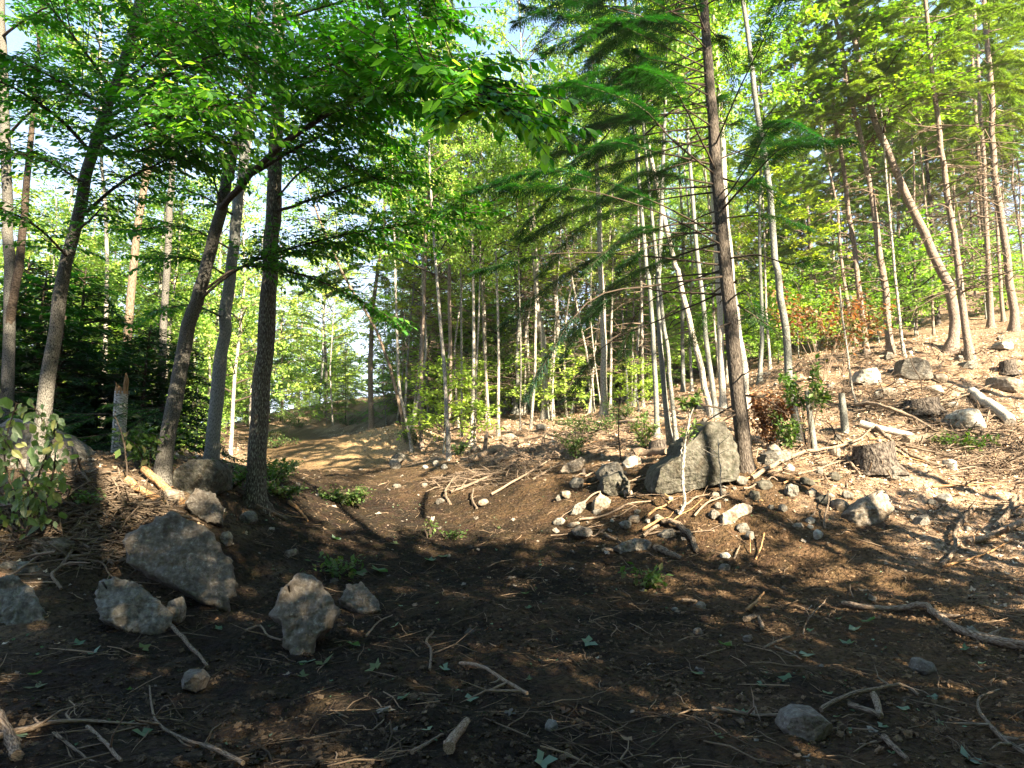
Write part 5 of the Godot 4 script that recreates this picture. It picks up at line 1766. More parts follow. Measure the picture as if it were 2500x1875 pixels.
func wood_debris() -> void:
	stump("sawn stump with a split top on the right slope", at(VD, 790, 1225).x, at(VD, 790, 1225).y, 88, 58, 3)
	stump("orange-sided old stump among the sunny rubble", at(VD, 1100, 850).x, at(VD, 1100, 850).y, 78, 32, 5)
	stump("low pale cut stump behind the mossy boulder", at(VC, 845, 570).x, at(VC, 845, 570).y, 40, 30, 7)
	stump("small sawn stub beside the tilted tan slab", at(VC, 345, 720).x, at(VC, 345, 720).y, 8, 16, 9)
	stump("thin pale cut stub by the roadside stones", at(VB, 992, 345).x, at(VB, 992, 345).y, 9, 42, 11, "", 0.1)
	stump("stump at the right edge, under the big sunlit boulder's crest", at(VD, 1690, 580).x, at(VD, 1690, 580).y, 34, 30, 13)
	var L := [
		["log", "white birch log lying behind the sawn stump", "log", VD, [[690, 945, 0.06], [850, 985, 0.06], [1060, 1040, 0.06]], 0.085, 0.065, "birch_bark", 0],
		["log", "thick birch log pointing down the slope at the right edge", "log", VD, [[1450, 740, 0.1], [1560, 830, 0.1], [1720, 950, 0.1]], 0.14, 0.12, "birch_bark", 0],
		["log", "broken brown log end touching the white birch log", "log", VD, [[1000, 1070, 0.08], [1110, 1055, 0.08], [1220, 1050, 0.08]], 0.1, 0.09, "dead_wood", 0],
		["log", "split orange log lying across the debris heap, front one", "log", VA, [[520, 500, 0.12], [610, 555, 0.1], [720, 605, 0.03]], 0.055, 0.05, "split_wood", 0],
		["log", "split orange log lying across the debris heap, rear one", "log", VA, [[595, 455, 0.12], [680, 520, 0.1], [755, 580, 0.05]], 0.06, 0.05, "split_wood", 0],
		["log", "rotten log in front of the mossy boulder's left side", "log", VC, [[690, 600, 0.08], [800, 590, 0.08], [920, 585, 0.08]], 0.1, 0.07, "brown_stick", 0],
		["log", "dark log lying in the brush above the tan slab", "log", VC, [[580, 380, 0.05], [660, 365, 0.05], [740, 350, 0.05]], 0.06, 0.05, "brown_stick", 0],
		["log", "peeled log lying along the middle slope, upper one", "log", VB, [[930, 390, 0.04], [1030, 350, 0.05], [1150, 310, 0.05]], 0.08, 0.06, "dead_wood", 0],
		["log", "peeled log lying along the middle slope, lower one", "log", VB, [[1030, 400, 0.04], [1110, 370, 0.05], [1200, 345, 0.05]], 0.07, 0.06, "dead_wood", 0],
		["branch", "long grey branch with a bend reaching in from the right edge", "branch", VE, [[1060, 600, 0.03], [1200, 625, 0.03], [1380, 635, 0.03], [1580, 625, 0.05], [1640, 665, 0.03], [1780, 760, 0.03], [1900, 810, 0.03], [2050, 850, 0.03], [2230, 880, 0.03], [2330, 900, 0.03]], 0.026, 0.045, "brown_stick", 5],
		["branch", "thick curved pale branch beside the flat grey block", "branch", VC, [[880, 1060, 0.06], [960, 1075, 0.08], [1030, 1120, 0.06], [1080, 1180, 0.05], [1110, 1255, 0.04]], 0.05, 0.035, "dead_wood", 0],
		["branch", "short rotten log behind the curved pale branch's foot", "branch", VC, [[830, 1225, 0.04], [900, 1260, 0.04], [1000, 1300, 0.03]], 0.055, 0.03, "dead_wood", 0],
		["branch", "long diagonal brown branch from the sawn stump to the hemlock", "branch", VD, [[-40, 1310, 0.04], [100, 1250, 0.1], [300, 1175, 0.14], [500, 1140, 0.15], [680, 1075, 0.12], [760, 1000, 0.1]], 0.045, 0.015, "brown_stick", 3],
		["branch", "thin brown branch below the long diagonal branch", "branch", VD, [[270, 1280, 0.03], [400, 1255, 0.05], [560, 1205, 0.08], [680, 1165, 0.08]], 0.022, 0.012, "brown_stick", 2],
		["branch", "forked root stick hanging at the sawn stump's left foot", "branch", VD, [[600, 1180, 0.1], [640, 1240, 0.08], [690, 1285, 0.04]], 0.035, 0.02, "brown_stick", 1],
		["branch", "long grey branch above the white birch log", "branch", VD, [[660, 840, 0.15], [780, 850, 0.2], [900, 885, 0.2], [1050, 930, 0.15], [1200, 995, 0.06]], 0.045, 0.03, "brown_stick", 3],
		["branch", "arched brown limb sweeping right from the sawn stump", "branch", VD, [[740, 930, 0.1], [820, 1010, 0.12], [920, 1090, 0.1], [1050, 1165, 0.06], [1200, 1215, 0.05], [1350, 1240, 0.03]], 0.045, 0.02, "dead_wood", 4],
		["branch", "straight brown pole beside the arched limb", "branch", VD, [[950, 1090, 0.08], [1120, 1130, 0.08], [1300, 1165, 0.06], [1500, 1170, 0.05]], 0.03, 0.015, "dead_wood", 3],
		["branch", "straight bleached pole reaching up to the birch log", "branch", VD, [[930, 880, 0.1], [1100, 830, 0.14], [1350, 790, 0.15], [1600, 710, 0.2]], 0.028, 0.018, "dead_wood", 2],
		["branch", "upright snag stick below the white boulder", "branch", VD, [[1520, 1110, 0.02], [1525, 1020, 0.1], [1550, 940, 0.12], [1565, 880, 0.15]], 0.035, 0.02, "dead_wood", 0],
		["branch", "long pale pole lying below the birch log's lower end", "branch", VD, [[1170, 920, 0.08], [1300, 965, 0.08], [1450, 1000, 0.06], [1620, 1010, 0.05]], 0.035, 0.02, "dead_wood", 3],
		["branch", "forked branch standing out of the dirt at the right", "branch", VE, [[1690, 350, 0.02], [1770, 270, 0.04], [1775, 190, 0.08], [1810, 110, 0.1], [1890, 20, 0.12]], 0.03, 0.022, "dead_wood", 2],
		["branch", "reddish branch lying flat toward the right edge", "branch", VE, [[1700, 360, 0.02], [1860, 320, 0.03], [2000, 270, 0.03], [2130, 200, 0.04]], 0.018, 0.01, "split_wood", 3],
		["branch", "thick brown bough entering at the right edge", "branch", VE, [[1860, 210, 0.03], [2000, 180, 0.06], [2120, 130, 0.06], [2300, 50, 0.06]], 0.045, 0.05, "brown_stick", 1],
		["branch", "dark bough end crossing above the thick brown bough", "branch", VE, [[2020, 130, 0.06], [2100, 60, 0.1], [2160, -30, 0.15]], 0.03, 0.035, "dead_wood", 1],
		["branch", "pale stick with a chewed end against the rounded dark boulder", "branch", VA, [[640, 1010, 0.05], [700, 1080, 0.05], [780, 1165, 0.04], [865, 1255, 0.02]], 0.026, 0.012, "dead_wood", 1],
		["branch", "thin forked twig trailing to the bottom edge", "branch", VA, [[620, 1330, 0.01], [630, 1430, 0.02], [660, 1500, 0.02], [760, 1560, 0.02], [880, 1600, 0.02], [1010, 1665, 0.02]], 0.006, 0.012, "dead_wood", 4],
		["branch", "dark crooked stick on the soil left of the rounded dark boulder", "branch", VA, [[300, 775, 0.05], [250, 840, 0.04], [215, 875, 0.03], [255, 930, 0.03]], 0.02, 0.015, "brown_stick", 1],
		["branch", "thin dark branch lying in front of the debris heap", "branch", VA, [[300, 800, 0.03], [420, 825, 0.04], [470, 885, 0.03], [600, 905, 0.03]], 0.014, 0.006, "brown_stick", 3],
		["branch", "pale bare branch arching over the debris heap to the boulder", "branch", VA, [[390, 540, 0.1], [330, 480, 0.2], [300, 400, 0.25], [275, 340, 0.3]], 0.018, 0.008, "dead_wood", 2],
		["branch", "grey stick lying left of the debris heap, upper", "branch", VA, [[65, 690, 0.1], [180, 640, 0.15], [300, 585, 0.2]], 0.02, 0.015, "brown_stick", 2],
		["branch", "grey stick lying left of the debris heap, lower", "branch", VA, [[70, 690, 0.06], [150, 670, 0.1], [240, 640, 0.15]], 0.018, 0.012, "dead_wood", 2],
		["branch", "long straight twig crossing the debris heap", "branch", VA, [[220, 700, 0.08], [310, 640, 0.12], [400, 580, 0.15]], 0.01, 0.006, "dead_wood", 0],
		["branch", "bleached root end on the debris heap, upper", "branch", VA, [[290, 725, 0.08], [350, 665, 0.12], [390, 630, 0.12]], 0.05, 0.03, "dead_wood", 0],
		["branch", "bleached root end on the debris heap, lower", "branch", VA, [[325, 745, 0.06], [370, 705, 0.1], [420, 665, 0.1]], 0.05, 0.035, "dead_wood", 0],
		["branch", "brown stick lying left of the tall dusty boulder", "branch", VA, [[1020, 1100, 0.02], [1080, 1090, 0.04], [1110, 1125, 0.03], [1170, 1140, 0.02]], 0.012, 0.008, "brown_stick", 2],
		["branch", "stick pushed through the loam at the bottom left corner", "branch", VA, [[-20, 1560, 0.03], [100, 1530, 0.03], [240, 1495, 0.03], [440, 1490, 0.02]], 0.022, 0.01, "brown_stick", 5],
		["branch", "stout broken stick end at the bottom left corner", "branch", VA, [[-30, 1470, 0.06], [0, 1500, 0.05], [40, 1570, 0.03], [70, 1640, 0.02]], 0.03, 0.03, "dead_wood", 0],
		["branch", "thin twig curving across the bottom left loam", "branch", VA, [[220, 1530, 0.01], [290, 1590, 0.02], [370, 1655, 0.02]], 0.01, 0.005, "dead_wood", 2],
		["branch", "dark stick lying by the bottom left leaves", "branch", VA, [[360, 1510, 0.02], [440, 1590, 0.03], [500, 1655, 0.02]], 0.012, 0.008, "brown_stick", 1],
		["branch", "long straight stick touching the frosted brown rock", "branch", VE, [[925, 1300, 0.03], [1050, 1240, 0.05], [1200, 1205, 0.06], [1330, 1165, 0.05], [1450, 1135, 0.03], [1550, 1185, 0.01]], 0.016, 0.01, "dead_wood", 2],
		["branch", "yellow stick ending at the frosted brown rock's left side", "branch", VE, [[230, 1280, 0.02], [380, 1300, 0.02], [540, 1325, 0.02], [700, 1320, 0.02]], 0.013, 0.01, "dead_wood", 2],
		["branch", "short thick root piece right of the frosted brown rock", "branch", VE, [[1110, 1265, 0.03], [1200, 1300, 0.04], [1300, 1335, 0.03]], 0.02, 0.016, "dead_wood", 0],
		["branch", "dark chunk of root leaning on the short root piece", "branch", VE, [[1250, 1200, 0.04], [1280, 1260, 0.05], [1305, 1325, 0.02]], 0.026, 0.022, "brown_stick", 0],
		["branch", "splintered white stick below the frosted brown rock", "branch", VE, [[1325, 1465, 0.02], [1390, 1530, 0.02], [1470, 1610, 0.02]], 0.02, 0.012, "dead_wood", 0],
		["branch", "bare forked twig at the bottom right corner", "branch", VE, [[2060, 1165, 0.03], [1935, 1225, 0.04], [1930, 1300, 0.03], [2000, 1390, 0.02], [2100, 1490, 0.02], [2230, 1570, 0.02]], 0.007, 0.016, "dead_wood", 4],
		["branch", "short peg of wood lying on loam right of centre", "branch", VE, [[560, 885, 0.02], [640, 850, 0.025], [725, 815, 0.02]], 0.012, 0.01, "dead_wood", 0],
		["branch", "thin stick lying below the short peg", "branch", VE, [[630, 870, 0.01], [720, 915, 0.02], [800, 950, 0.01]], 0.01, 0.006, "brown_stick", 1],
		["branch", "curled dead bark piece left of the peg", "branch", VE, [[440, 700, 0.02], [520, 705, 0.05], [555, 770, 0.03]], 0.028, 0.018, "dead_wood", 0],
		["branch", "leaning slab of bark on the dirt above the curled bark", "branch", VE, [[450, 640, 0.02], [510, 600, 0.04], [560, 545, 0.05]], 0.02, 0.01, "split_wood", 0],
		["branch", "crooked twig with a leafy end left of the long grey branch", "branch", VE, [[810, 800, 0.02], [830, 730, 0.03], [880, 660, 0.03], [920, 620, 0.03]], 0.007, 0.006, "dead_wood", 4],
		["branch", "small upright dead sprig beside the crooked twig", "branch", VE, [[1130, 550, 0.0], [1110, 520, 0.03], [1108, 490, 0.05]], 0.009, 0.006, "dead_wood", 0],
		["branch", "broken stick with loose bark near the bottom centre", "branch", VB, [[845, 1610, 0.03], [870, 1560, 0.04], [915, 1490, 0.03]], 0.03, 0.024, "brown_stick", 0],
		["branch", "light twig crossing left of the broken stick", "branch", VB, [[690, 1620, 0.02], [760, 1575, 0.02], [820, 1540, 0.02]], 0.012, 0.008, "dead_wood", 0],
		["branch", "forked crooked root in the middle of the loam", "branch", VB, [[765, 1260, 0.01], [770, 1190, 0.03], [750, 1150, 0.03], [780, 1105, 0.02]], 0.012, 0.009, "dead_wood", 1],
		["branch", "fallen dark branch with curled leaves in the loam", "branch", VB, [[890, 1240, 0.02], [980, 1265, 0.04], [1060, 1310, 0.03], [1170, 1370, 0.02]], 0.014, 0.012, "brown_stick", 3],
		["branch", "thin curved twig on the loam above the forked root", "branch", VB, [[500, 1120, 0.01], [550, 1070, 0.03], [610, 1035, 0.02]], 0.01, 0.005, "brown_stick", 1],
		["branch", "little stick in the sunlit streak across the track", "branch", VB, [[1005, 830, 0.01], [1050, 812, 0.02], [1105, 802, 0.02]], 0.01, 0.006, "dead_wood", 0],
		["branch", "bleached stick on the left verge beyond the dark trunk", "branch", VB, [[100, 480, 0.02], [140, 460, 0.04], [170, 445, 0.05]], 0.02, 0.012, "dead_wood", 2],
		["branch", "pale root curled by the dark trunk's foot", "branch", VB, [[40, 585, 0.05], [100, 610, 0.06], [170, 635, 0.02]], 0.035, 0.02, "dead_wood", 1],
		["branch", "knotty root end on the left verge", "branch", VB, [[180, 575, 0.08], [215, 600, 0.06], [260, 640, 0.02]], 0.04, 0.012, "split_wood", 1],
		["branch", "pale forked snag standing at the shoulder of the track", "branch", VB, [[850, 570, 0.02], [830, 540, 0.06], [835, 520, 0.12], [865, 480, 0.15]], 0.035, 0.015, "dead_wood", 2],
		["branch", "white stick standing on the shoulder, right of the pale snag", "branch", VB, [[960, 585, 0.02], [940, 555, 0.06], [945, 520, 0.1]], 0.025, 0.015, "dead_wood", 1],
		["branch", "long pole lying up the middle slope, lowest", "branch", VB, [[850, 520, 0.03], [950, 485, 0.05], [1050, 440, 0.06], [1120, 400, 0.06]], 0.035, 0.02, "dead_wood", 3],
		["branch", "long pole lying up the middle slope, second", "branch", VB, [[1020, 530, 0.03], [1130, 470, 0.05], [1250, 400, 0.06]], 0.03, 0.015, "brown_stick", 3],
		["branch", "long pole lying up the middle slope, highest", "branch", VB, [[1160, 300, 0.03], [1230, 285, 0.05], [1310, 255, 0.08]], 0.035, 0.02, "dead_wood", 3],
		["branch", "splintered slat lying flat on the middle slope", "branch", VC, [[0, 760, 0.02], [90, 710, 0.04], [170, 660, 0.04]], 0.03, 0.02, "dead_wood", 1],
		["branch", "stick propped in the dirt below the pink-white stone", "branch", VC, [[1360, 1290, 0.0], [1380, 1260, 0.03], [1400, 1225, 0.05]], 0.016, 0.01, "dead_wood", 0],
		["branch", "upright twig in the sunny dirt, left of two", "branch", VC, [[1470, 1250, 0.0], [1470, 1215, 0.08], [1468, 1185, 0.12]], 0.009, 0.006, "split_wood", 0],
		["branch", "leaning twig in the sunny dirt, right of two", "branch", VC, [[1505, 1295, 0.0], [1545, 1235, 0.06], [1565, 1170, 0.12]], 0.014, 0.008, "split_wood", 0],
		["branch", "stacked broken pole ends behind the flat grey block", "branch", VC, [[750, 1150, 0.04], [790, 1120, 0.06], [850, 1090, 0.06]], 0.03, 0.025, "dead_wood", 0],
		["branch", "dry pole end above the stacked pole ends", "branch", VC, [[740, 1110, 0.04], [820, 1070, 0.06], [890, 1040, 0.06]], 0.025, 0.02, "split_wood", 0],
		["branch", "short grey stick left of the flat grey block", "branch", VC, [[470, 1240, 0.02], [510, 1238, 0.03], [545, 1240, 0.02]], 0.025, 0.02, "brown_stick", 0],
		["branch", "pale stick over the stones left of the flat block", "branch", VC, [[490, 1130, 0.03], [530, 1165, 0.04], [580, 1170, 0.03]], 0.025, 0.018, "dead_wood", 0],
		["branch", "small bleached log by the brown stone on the dirt", "branch", VC, [[1010, 1580, 0.02], [1060, 1585, 0.025], [1110, 1590, 0.02]], 0.02, 0.018, "dead_wood", 0],
		["branch", "white bowed stick rising below the long pale boulder", "branch", VD, [[455, 1635, 0.0], [450, 1590, 0.05], [480, 1520, 0.12], [478, 1465, 0.2]], 0.018, 0.012, "dead_wood", 0],
		["branch", "brown rail-like pole lying at the right edge", "branch", VD, [[1340, 1660, 0.02], [1400, 1590, 0.05], [1460, 1530, 0.08]], 0.035, 0.025, "dead_wood", 1],
		["branch", "light pole at the right edge, right of the rail-like pole", "branch", VD, [[1600, 1660, 0.02], [1690, 1570, 0.06], [1770, 1450, 0.1]], 0.035, 0.03, "dead_wood", 2]]
	for i in L.size():
		var k: Array = L[i]
		stick(k[0], k[1], k[2], lying_in(k[3], k[4], 0.01), k[5], k[6], M[k[7]], 4000 + i, k[8])
	more_sticks()
	# brush heaps: tangles of twigs nobody could count
	var heaps := [["pale tangle of roots and grass on the left debris heap", at(VA, 430, 600), 0.75, 900, "dead_wood", 0.32], ["tangled twigs under the leafy branch at the left", at(VA, 120, 680), 0.7, 260, "brown_stick", 0.3], ["heap of slash wood right of the arched limb", at(VD, 1450, 1100), 1.1, 420, "dead_wood", 0.25],
		["slash twigs at the right edge of the dirt", at(VD, 1700, 1300), 1.0, 300, "brown_stick", 0.2], ["brush lying on the middle slope above the poles", at(VB, 1280, 330), 1.4, 420, "brown_stick", 0.25], ["slash around the old stump on the sunny slope", at(VD, 1250, 850), 1.3, 420, "dead_wood", 0.25],
		["dead twigs on the middle slope by the poles", at(VB, 1050, 450), 1.2, 360, "dead_wood", 0.2], ["brush in front of the cut stump", at(VC, 520, 480), 1.3, 380, "brown_stick", 0.25], ["slash strewn high on the right slope", at(VD, 1000, 720), 1.5, 420, "dead_wood", 0.22], ["fallen branches around the white boulder", at(VD, 1400, 1000), 1.4, 420, "dead_wood", 0.3], ["tangle of limbs at the right edge below the birch log", at(VD, 1700, 1080), 1.3, 480, "brown_stick", 0.35], ["slash at the foot of the tall pines", at(VD, 1250, 480), 2.0, 420, "dead_wood", 0.25], ["broken twigs left of the sawn stump", at(VD, 450, 1180), 1.2, 380, "brown_stick", 0.15], ["broken branches on the sunny rubble below the first pine", at(VD, 760, 760), 1.5, 480, "dead_wood", 0.25], ["dead brush under the thin pines", at(VD, 300, 560), 1.8, 360, "dead_wood", 0.5]]
	for i in heaps.size():
		var k: Array = heaps[i]
		R.seed = 5000 + i
		var c := gp(k[1].x, k[1].y)
		var S := Shape.new()
		for j in k[3]:
			var a := rnd(0, TAU)
			var r: float = k[2] * sqrt(R.randf())
			var x := c.x + cos(a) * r * 1.3
			var z := c.z + sin(a) * r
			var y: float = height(x, z) + R.randf() * k[5] * (1.0 - r / k[2] * 0.8)
			var l := rnd(0.1, 0.7)
			var d := Vector3(R.randfn(), R.randfn() * 0.35, R.randfn()).normalized() * l
			var p := Vector3(x, y, z) - c
			var w := 0.003 + 0.016 * pow(R.randf(), 2.5)
			S.tube([p - d * 0.5, p + rdir() * l * 0.08, p + d * 0.5], [w, w * 0.9, w * 0.4], 4, Color.WHITE, false, 0.3)
		tag(solo("brush_heap", S.done(M[k[4]]), c, k[0], "brush"), k[0], "brush", "", "stuff")

# ---------------------------------------------------------------- low plants
func small_shrub(called: String, label: String, foot: Vector3, h: float, wide: float, stems: int, leaves: int, L: float, cols: Array, m: Material, sd: int, twig: Material, top_only := 0.0) -> void:
	R.seed = sd
	var o := thing(called, label, "shrub", foot)
	var B := Shape.new()
	var S := Shape.new()
	for k in stems:
		var a := rnd(0, TAU)
		var tip := Vector3(cos(a) * wide * rnd(0.3, 1.0), h * rnd(0.6, 1.0), sin(a) * wide * rnd(0.3, 1.0))
		var mid := tip * 0.5 + Vector3(0, h * 0.12, 0) + rdir() * 0.05
		B.tube([Vector3(0, -0.05, 0), mid, tip], [0.012, 0.008, 0.003], 4, Color.WHITE, false, 0.3)
		for j in leaves / stems:
			var f := rnd(maxf(0.15, top_only), 1.05)
			var p := (Vector3.ZERO.lerp(mid, f * 2.0) if f < 0.5 else mid.lerp(tip, f * 2.0 - 1.0)) + rdir() * wide * rnd(0.02, 0.25)
			var ld := (Vector3(p.x, 0.1, p.z).normalized() * 0.5 + rdir(0.7) + Vector3.DOWN * 0.3).normalized()
			var b := leaf_basis(ld, (Vector3.UP + rdir() * 0.6).normalized(), L * rnd(0.65, 1.2))
			S.rhomb(p, b.z, b.x * 0.3, b.y * 0.1, cols[R.randi() % cols.size()] * rnd(0.75, 1.25))
	part("stems", B.done(twig), o)
	part("foliage", S.done(m), o, "stuff")

func plants() -> void:
	var dead := [Color(0.22, 0.125, 0.065), Color(0.28, 0.17, 0.09), Color(0.17, 0.09, 0.045), Color(0.33, 0.23, 0.14)]
	var green := [Color(0.085, 0.14, 0.042), Color(0.11, 0.165, 0.055), Color(0.065, 0.11, 0.035), Color(0.13, 0.13, 0.06)]
	var p := gp(at(VC, 1590, 520).x, at(VC, 1590, 520).y)
	small_shrub("dead_bush", "coppery dead-leaved bush right behind the hemlock's foot", p, 1.2, 0.65, 14, 1500, 0.1, dead, M.dead_leaf, 6001, M.brown_stick)
	p = gp(at(VD, 440, 640).x, at(VD, 440, 640).y)
	small_shrub("dead_sapling", "tall sapling with drooping rust-brown leaves on the slope", p, 3.0, 1.5, 10, 850, 0.14, dead, M.dead_leaf, 6002, M.brown_stick, 0.5)
	small_shrub("dead_sapling", "low sprawling brown-leaved sapling below the rust-brown one", p + Vector3(-0.3, 0, 1.8), 1.9, 1.3, 9, 700, 0.14, dead + green, M.dead_leaf, 6003, M.brown_stick, 0.3)
	p = gp(at(VC, 750, 560).x, at(VC, 750, 560).y)
	small_shrub("green_shrub", "bright green bush left of the low pale cut stump", p, 0.9, 0.38, 12, 420, 0.1, green, M.far_leaf, 6004, M.twig)
	p = gp(at(VD, 360, 1120).x, at(VD, 360, 1120).y)
	var sh := [["green_shrub", "leafy shrub around the stubby trunk by the blue-grey trunk", p + Vector3(-0.4, 0, -0.2), 0.8, 0.6, 500, 0.1], ["green_shrub", "fern-like green tuft on the slash right of the sawn stump", gp(at(VD, 1400, 1110).x, at(VD, 1400, 1110).y), 0.35, 0.7, 500, 0.09],
		["green_shrub", "green brush over the tilted tan slab", gp(at(VC, 290, 610).x, at(VC, 290, 610).y), 0.6, 0.5, 700, 0.07], ["green_shrub", "grey-green brush along the middle slope, upper", gp(at(VC, 400, 440).x, at(VC, 400, 440).y), 0.4, 1.1, 900, 0.08], ["green_shrub", "grey-green brush along the middle slope, right", gp(at(VC, 640, 330).x, at(VC, 640, 330).y), 0.5, 1.2, 800, 0.08],
		["green_shrub", "light green regrowth beside the bright twin trunks", gp(at(VC, 230, 290).x, at(VC, 230, 290).y), 1.8, 1.1, 520, 0.14], ["green_shrub", "green sprout on the middle slope by the roadside stones", gp(at(VB, 880, 360).x, at(VB, 880, 360).y), 0.3, 0.5, 260, 0.1], ["green_shrub", "low green weeds on the left verge beyond the dark trunk", gp(at(VB, 110, 470).x, at(VB, 110, 470).y), 0.4, 0.8, 600, 0.09],
		["green_shrub", "low green weeds on the left verge farther up", gp(at(VB, 120, 330).x, at(VB, 120, 330).y), 0.5, 1.0, 500, 0.1], ["green_shrub", "low weeds beside the dark trunk's foot, track side", gp(690, 1215), 0.25, 0.5, 300, 0.08], ["green_shrub", "ragged weeds on the left verge between the dark trunk and the half-buried stone", gp(700, 1160), 0.3, 0.6, 400, 0.08], ["green_shrub", "sunlit weeds where the track passes out of sight, left side", gp(655, 1070), 0.6, 1.1, 500, 0.1], ["green_shrub", "sunlit weeds where the track passes out of sight, middle", gp(735, 1045), 0.7, 1.6, 600, 0.12], ["green_shrub", "ferny growth on top of the sandy bank, left end", gp(850, 1040), 0.5, 1.0, 400, 0.11], ["green_shrub", "ferny growth on the sandy bank's right end", gp(1010, 1085), 0.6, 0.8, 400, 0.1], ["green_shrub", "broken green bough lying at the track's left side", gp(at(VB, 420, 560).x, at(VB, 420, 560).y), 0.25, 0.6, 600, 0.09], ["green_shrub", "small green seedling standing in the sunlit streak", gp(at(VB, 760, 705).x, at(VB, 760, 705).y), 0.35, 0.15, 60, 0.07],
		["green_shrub", "crushed green sprig beside the seedling", gp(at(VB, 850, 710).x, at(VB, 850, 710).y), 0.12, 0.3, 130, 0.07], ["green_shrub", "crushed fern tuft on the loam, right of centre", gp(at(VC, 765, 1480).x, at(VC, 765, 1480).y), 0.22, 0.32, 160, 0.1], ["green_shrub", "dark weeds between the dark trunk and the split logs", gp(at(VA, 950, 500).x, at(VA, 950, 500).y), 0.5, 0.8, 500, 0.09],
		["green_shrub", "leafy weeds at the forked trunk's foot", gp(at(VA, 620, 420).x, at(VA, 620, 420).y), 0.7, 0.9, 420, 0.13], ["green_shrub", "sprigs of green leaves on the loam left of centre", gp(at(VB, 390, 850).x, at(VB, 390, 850).y), 0.16, 0.5, 170, 0.09], ["green_shrub", "stubby leafy crown on the cut trunk beside the blue-grey trunk", gp(at(VD, 335, 1120).x, at(VD, 335, 1120).y), 1.75, 0.5, 420, 0.14]]
	for i in sh.size():
		var k: Array = sh[i]
		small_shrub(k[0], k[1], k[2], k[3], k[4], 10, k[5], k[6], green, M.leaf, 6100 + i, M.twig, 0.65 if i == 22 else 0.0)
	for k in [["cut_trunk", "stubby trunk with leaves at its top, left of two by the blue-grey trunk", VD, 385, 1130, 330, 700, 0.065], ["cut_trunk", "stubby pale trunk with a broken top, right of two by the blue-grey trunk", VD, 590, 985, 565, 720, 0.085]]:
		var q := gp(at(k[2], k[3], k[4]).x, at(k[2], k[3], k[4]).y)
		var t := at(k[2], k[5], k[6])
		var e := pt(t.x, t.y, -q.z)
		var s := Shape.new()
		s.tube([Vector3.DOWN * 0.2, Vector3.UP * 0.05, (e - q) * 0.5, e - q], [k[7] * 1.5, k[7], k[7] * 0.9, k[7] * 0.75], 10, Color.WHITE, true, 0.4, 0.05)
		solo(k[0], s.done(M.blue_bark), q, k[1], "tree trunk")
	# thin living stems that stand in the clearing
	for k in [["thin dark sapling in front of the thick cream trunk", VC, [[598, 620], [585, 500], [580, 330], [590, 200]], 0.018, 0.008, 3], ["bare pale sapling with a hooked foot below the mossy boulder", VC, [[990, 985], [1025, 910], [1015, 780], [1020, 620], [1035, 480], [1065, 300]], 0.03, 0.022, 3],
			["pale forked seedling standing below the mossy boulder's right", VC, [[1280, 870], [1268, 780], [1270, 680], [1255, 580], [1260, 500]], 0.016, 0.006, 6], ["crooked white sapling stem behind the sawn stump", VD, [[680, 830], [640, 700], [610, 480], [575, 230], [550, 0]], 0.03, 0.02, 3], ["dark bending stem left of the sawn stump", VD, [[610, 1080], [530, 1010], [490, 930], [400, 890]], 0.014, 0.008, 2],
			["bent twig rising from the grey boulder under the pines", VD, [[1110, 710], [1095, 620], [1050, 540], [1030, 480]], 0.016, 0.01, 1], ["dark leafy sapling stem at the forked trunk's left", VA, [[530, 460], [520, 340], [505, 270], [480, 200]], 0.012, 0.006, 3], ["thin red stem in front of the mossy left boulder", VA, [[870, 550], [820, 470], [780, 420], [745, 400]], 0.01, 0.004, 2]]:
		var a := at(k[1], k[2][0][0], k[2][0][1])
		var d := -gp(a.x, a.y).z
		var pts := []
		for q in k[2]:
			var b := at(k[1], q[0], q[1])
			pts.append(pt(b.x, b.y, d))
		stick("thin_sapling", k[0], "sapling", pts, k[3], k[4], M.pale_bark if (k[0] as String).contains("pale") or (k[0] as String).contains("white") else M.twig, 6300 + int(a.x), k[5])
	# leaves on the sapling in front of the mossy boulder
	R.seed = 6400
	for q in [[1070, 250, 26], [1030, 440, 16], [1090, 210, 20]]:
		var b := at(VC, q[0], q[1])
		var c := pt(b.x, b.y, -gp(at(VC, 990, 985).x, at(VC, 990, 985).y).z)
		small_shrub("leaf_cluster", "leaf cluster hanging on the bare pale sapling, %s" % ("lowest" if q[1] == 440 else "upper left" if q[0] == 1070 else "topmost"), c - Vector3.UP * 0.15, 0.3, 0.2, 4, q[2] * 2, 0.12, green, M.far_leaf, 6400 + q[0], M.twig)
	# the leafy branch at left: broad wilting leaves, each one a piece of its own
	R.seed = 6500
	var base := gp(60, 1320) + Vector3(0, 0.1, 0)
	base = Vector3(base.x, base.y, -7.9)
	base.y = height(base.x, base.z)
	var o := thing("leafy_branch", "big broken branch of broad yellow-green leaves at the left edge", "branch", base)
	var B := Shape.new()
	var meshes := [[], [], []]
	for k in 3:
		for j in 2:
			meshes[k].append(leaf_mesh(0.62, 0.3 + 0.2 * j, 0.2 + 0.3 * j, M["wilted_%d" % k]))
	var stems := [[[60, 1300], [80, 1200], [120, 1080], [90, 1000]], [[60, 1300], [30, 1200], [10, 1100], [40, 985]], [[60, 1300], [110, 1220], [135, 1120], [130, 1040]], [[40, 1310], [-20, 1230], [-40, 1120], [-20, 1000]], [[80, 1300], [70, 1230], [60, 1150], [0, 1060]]]
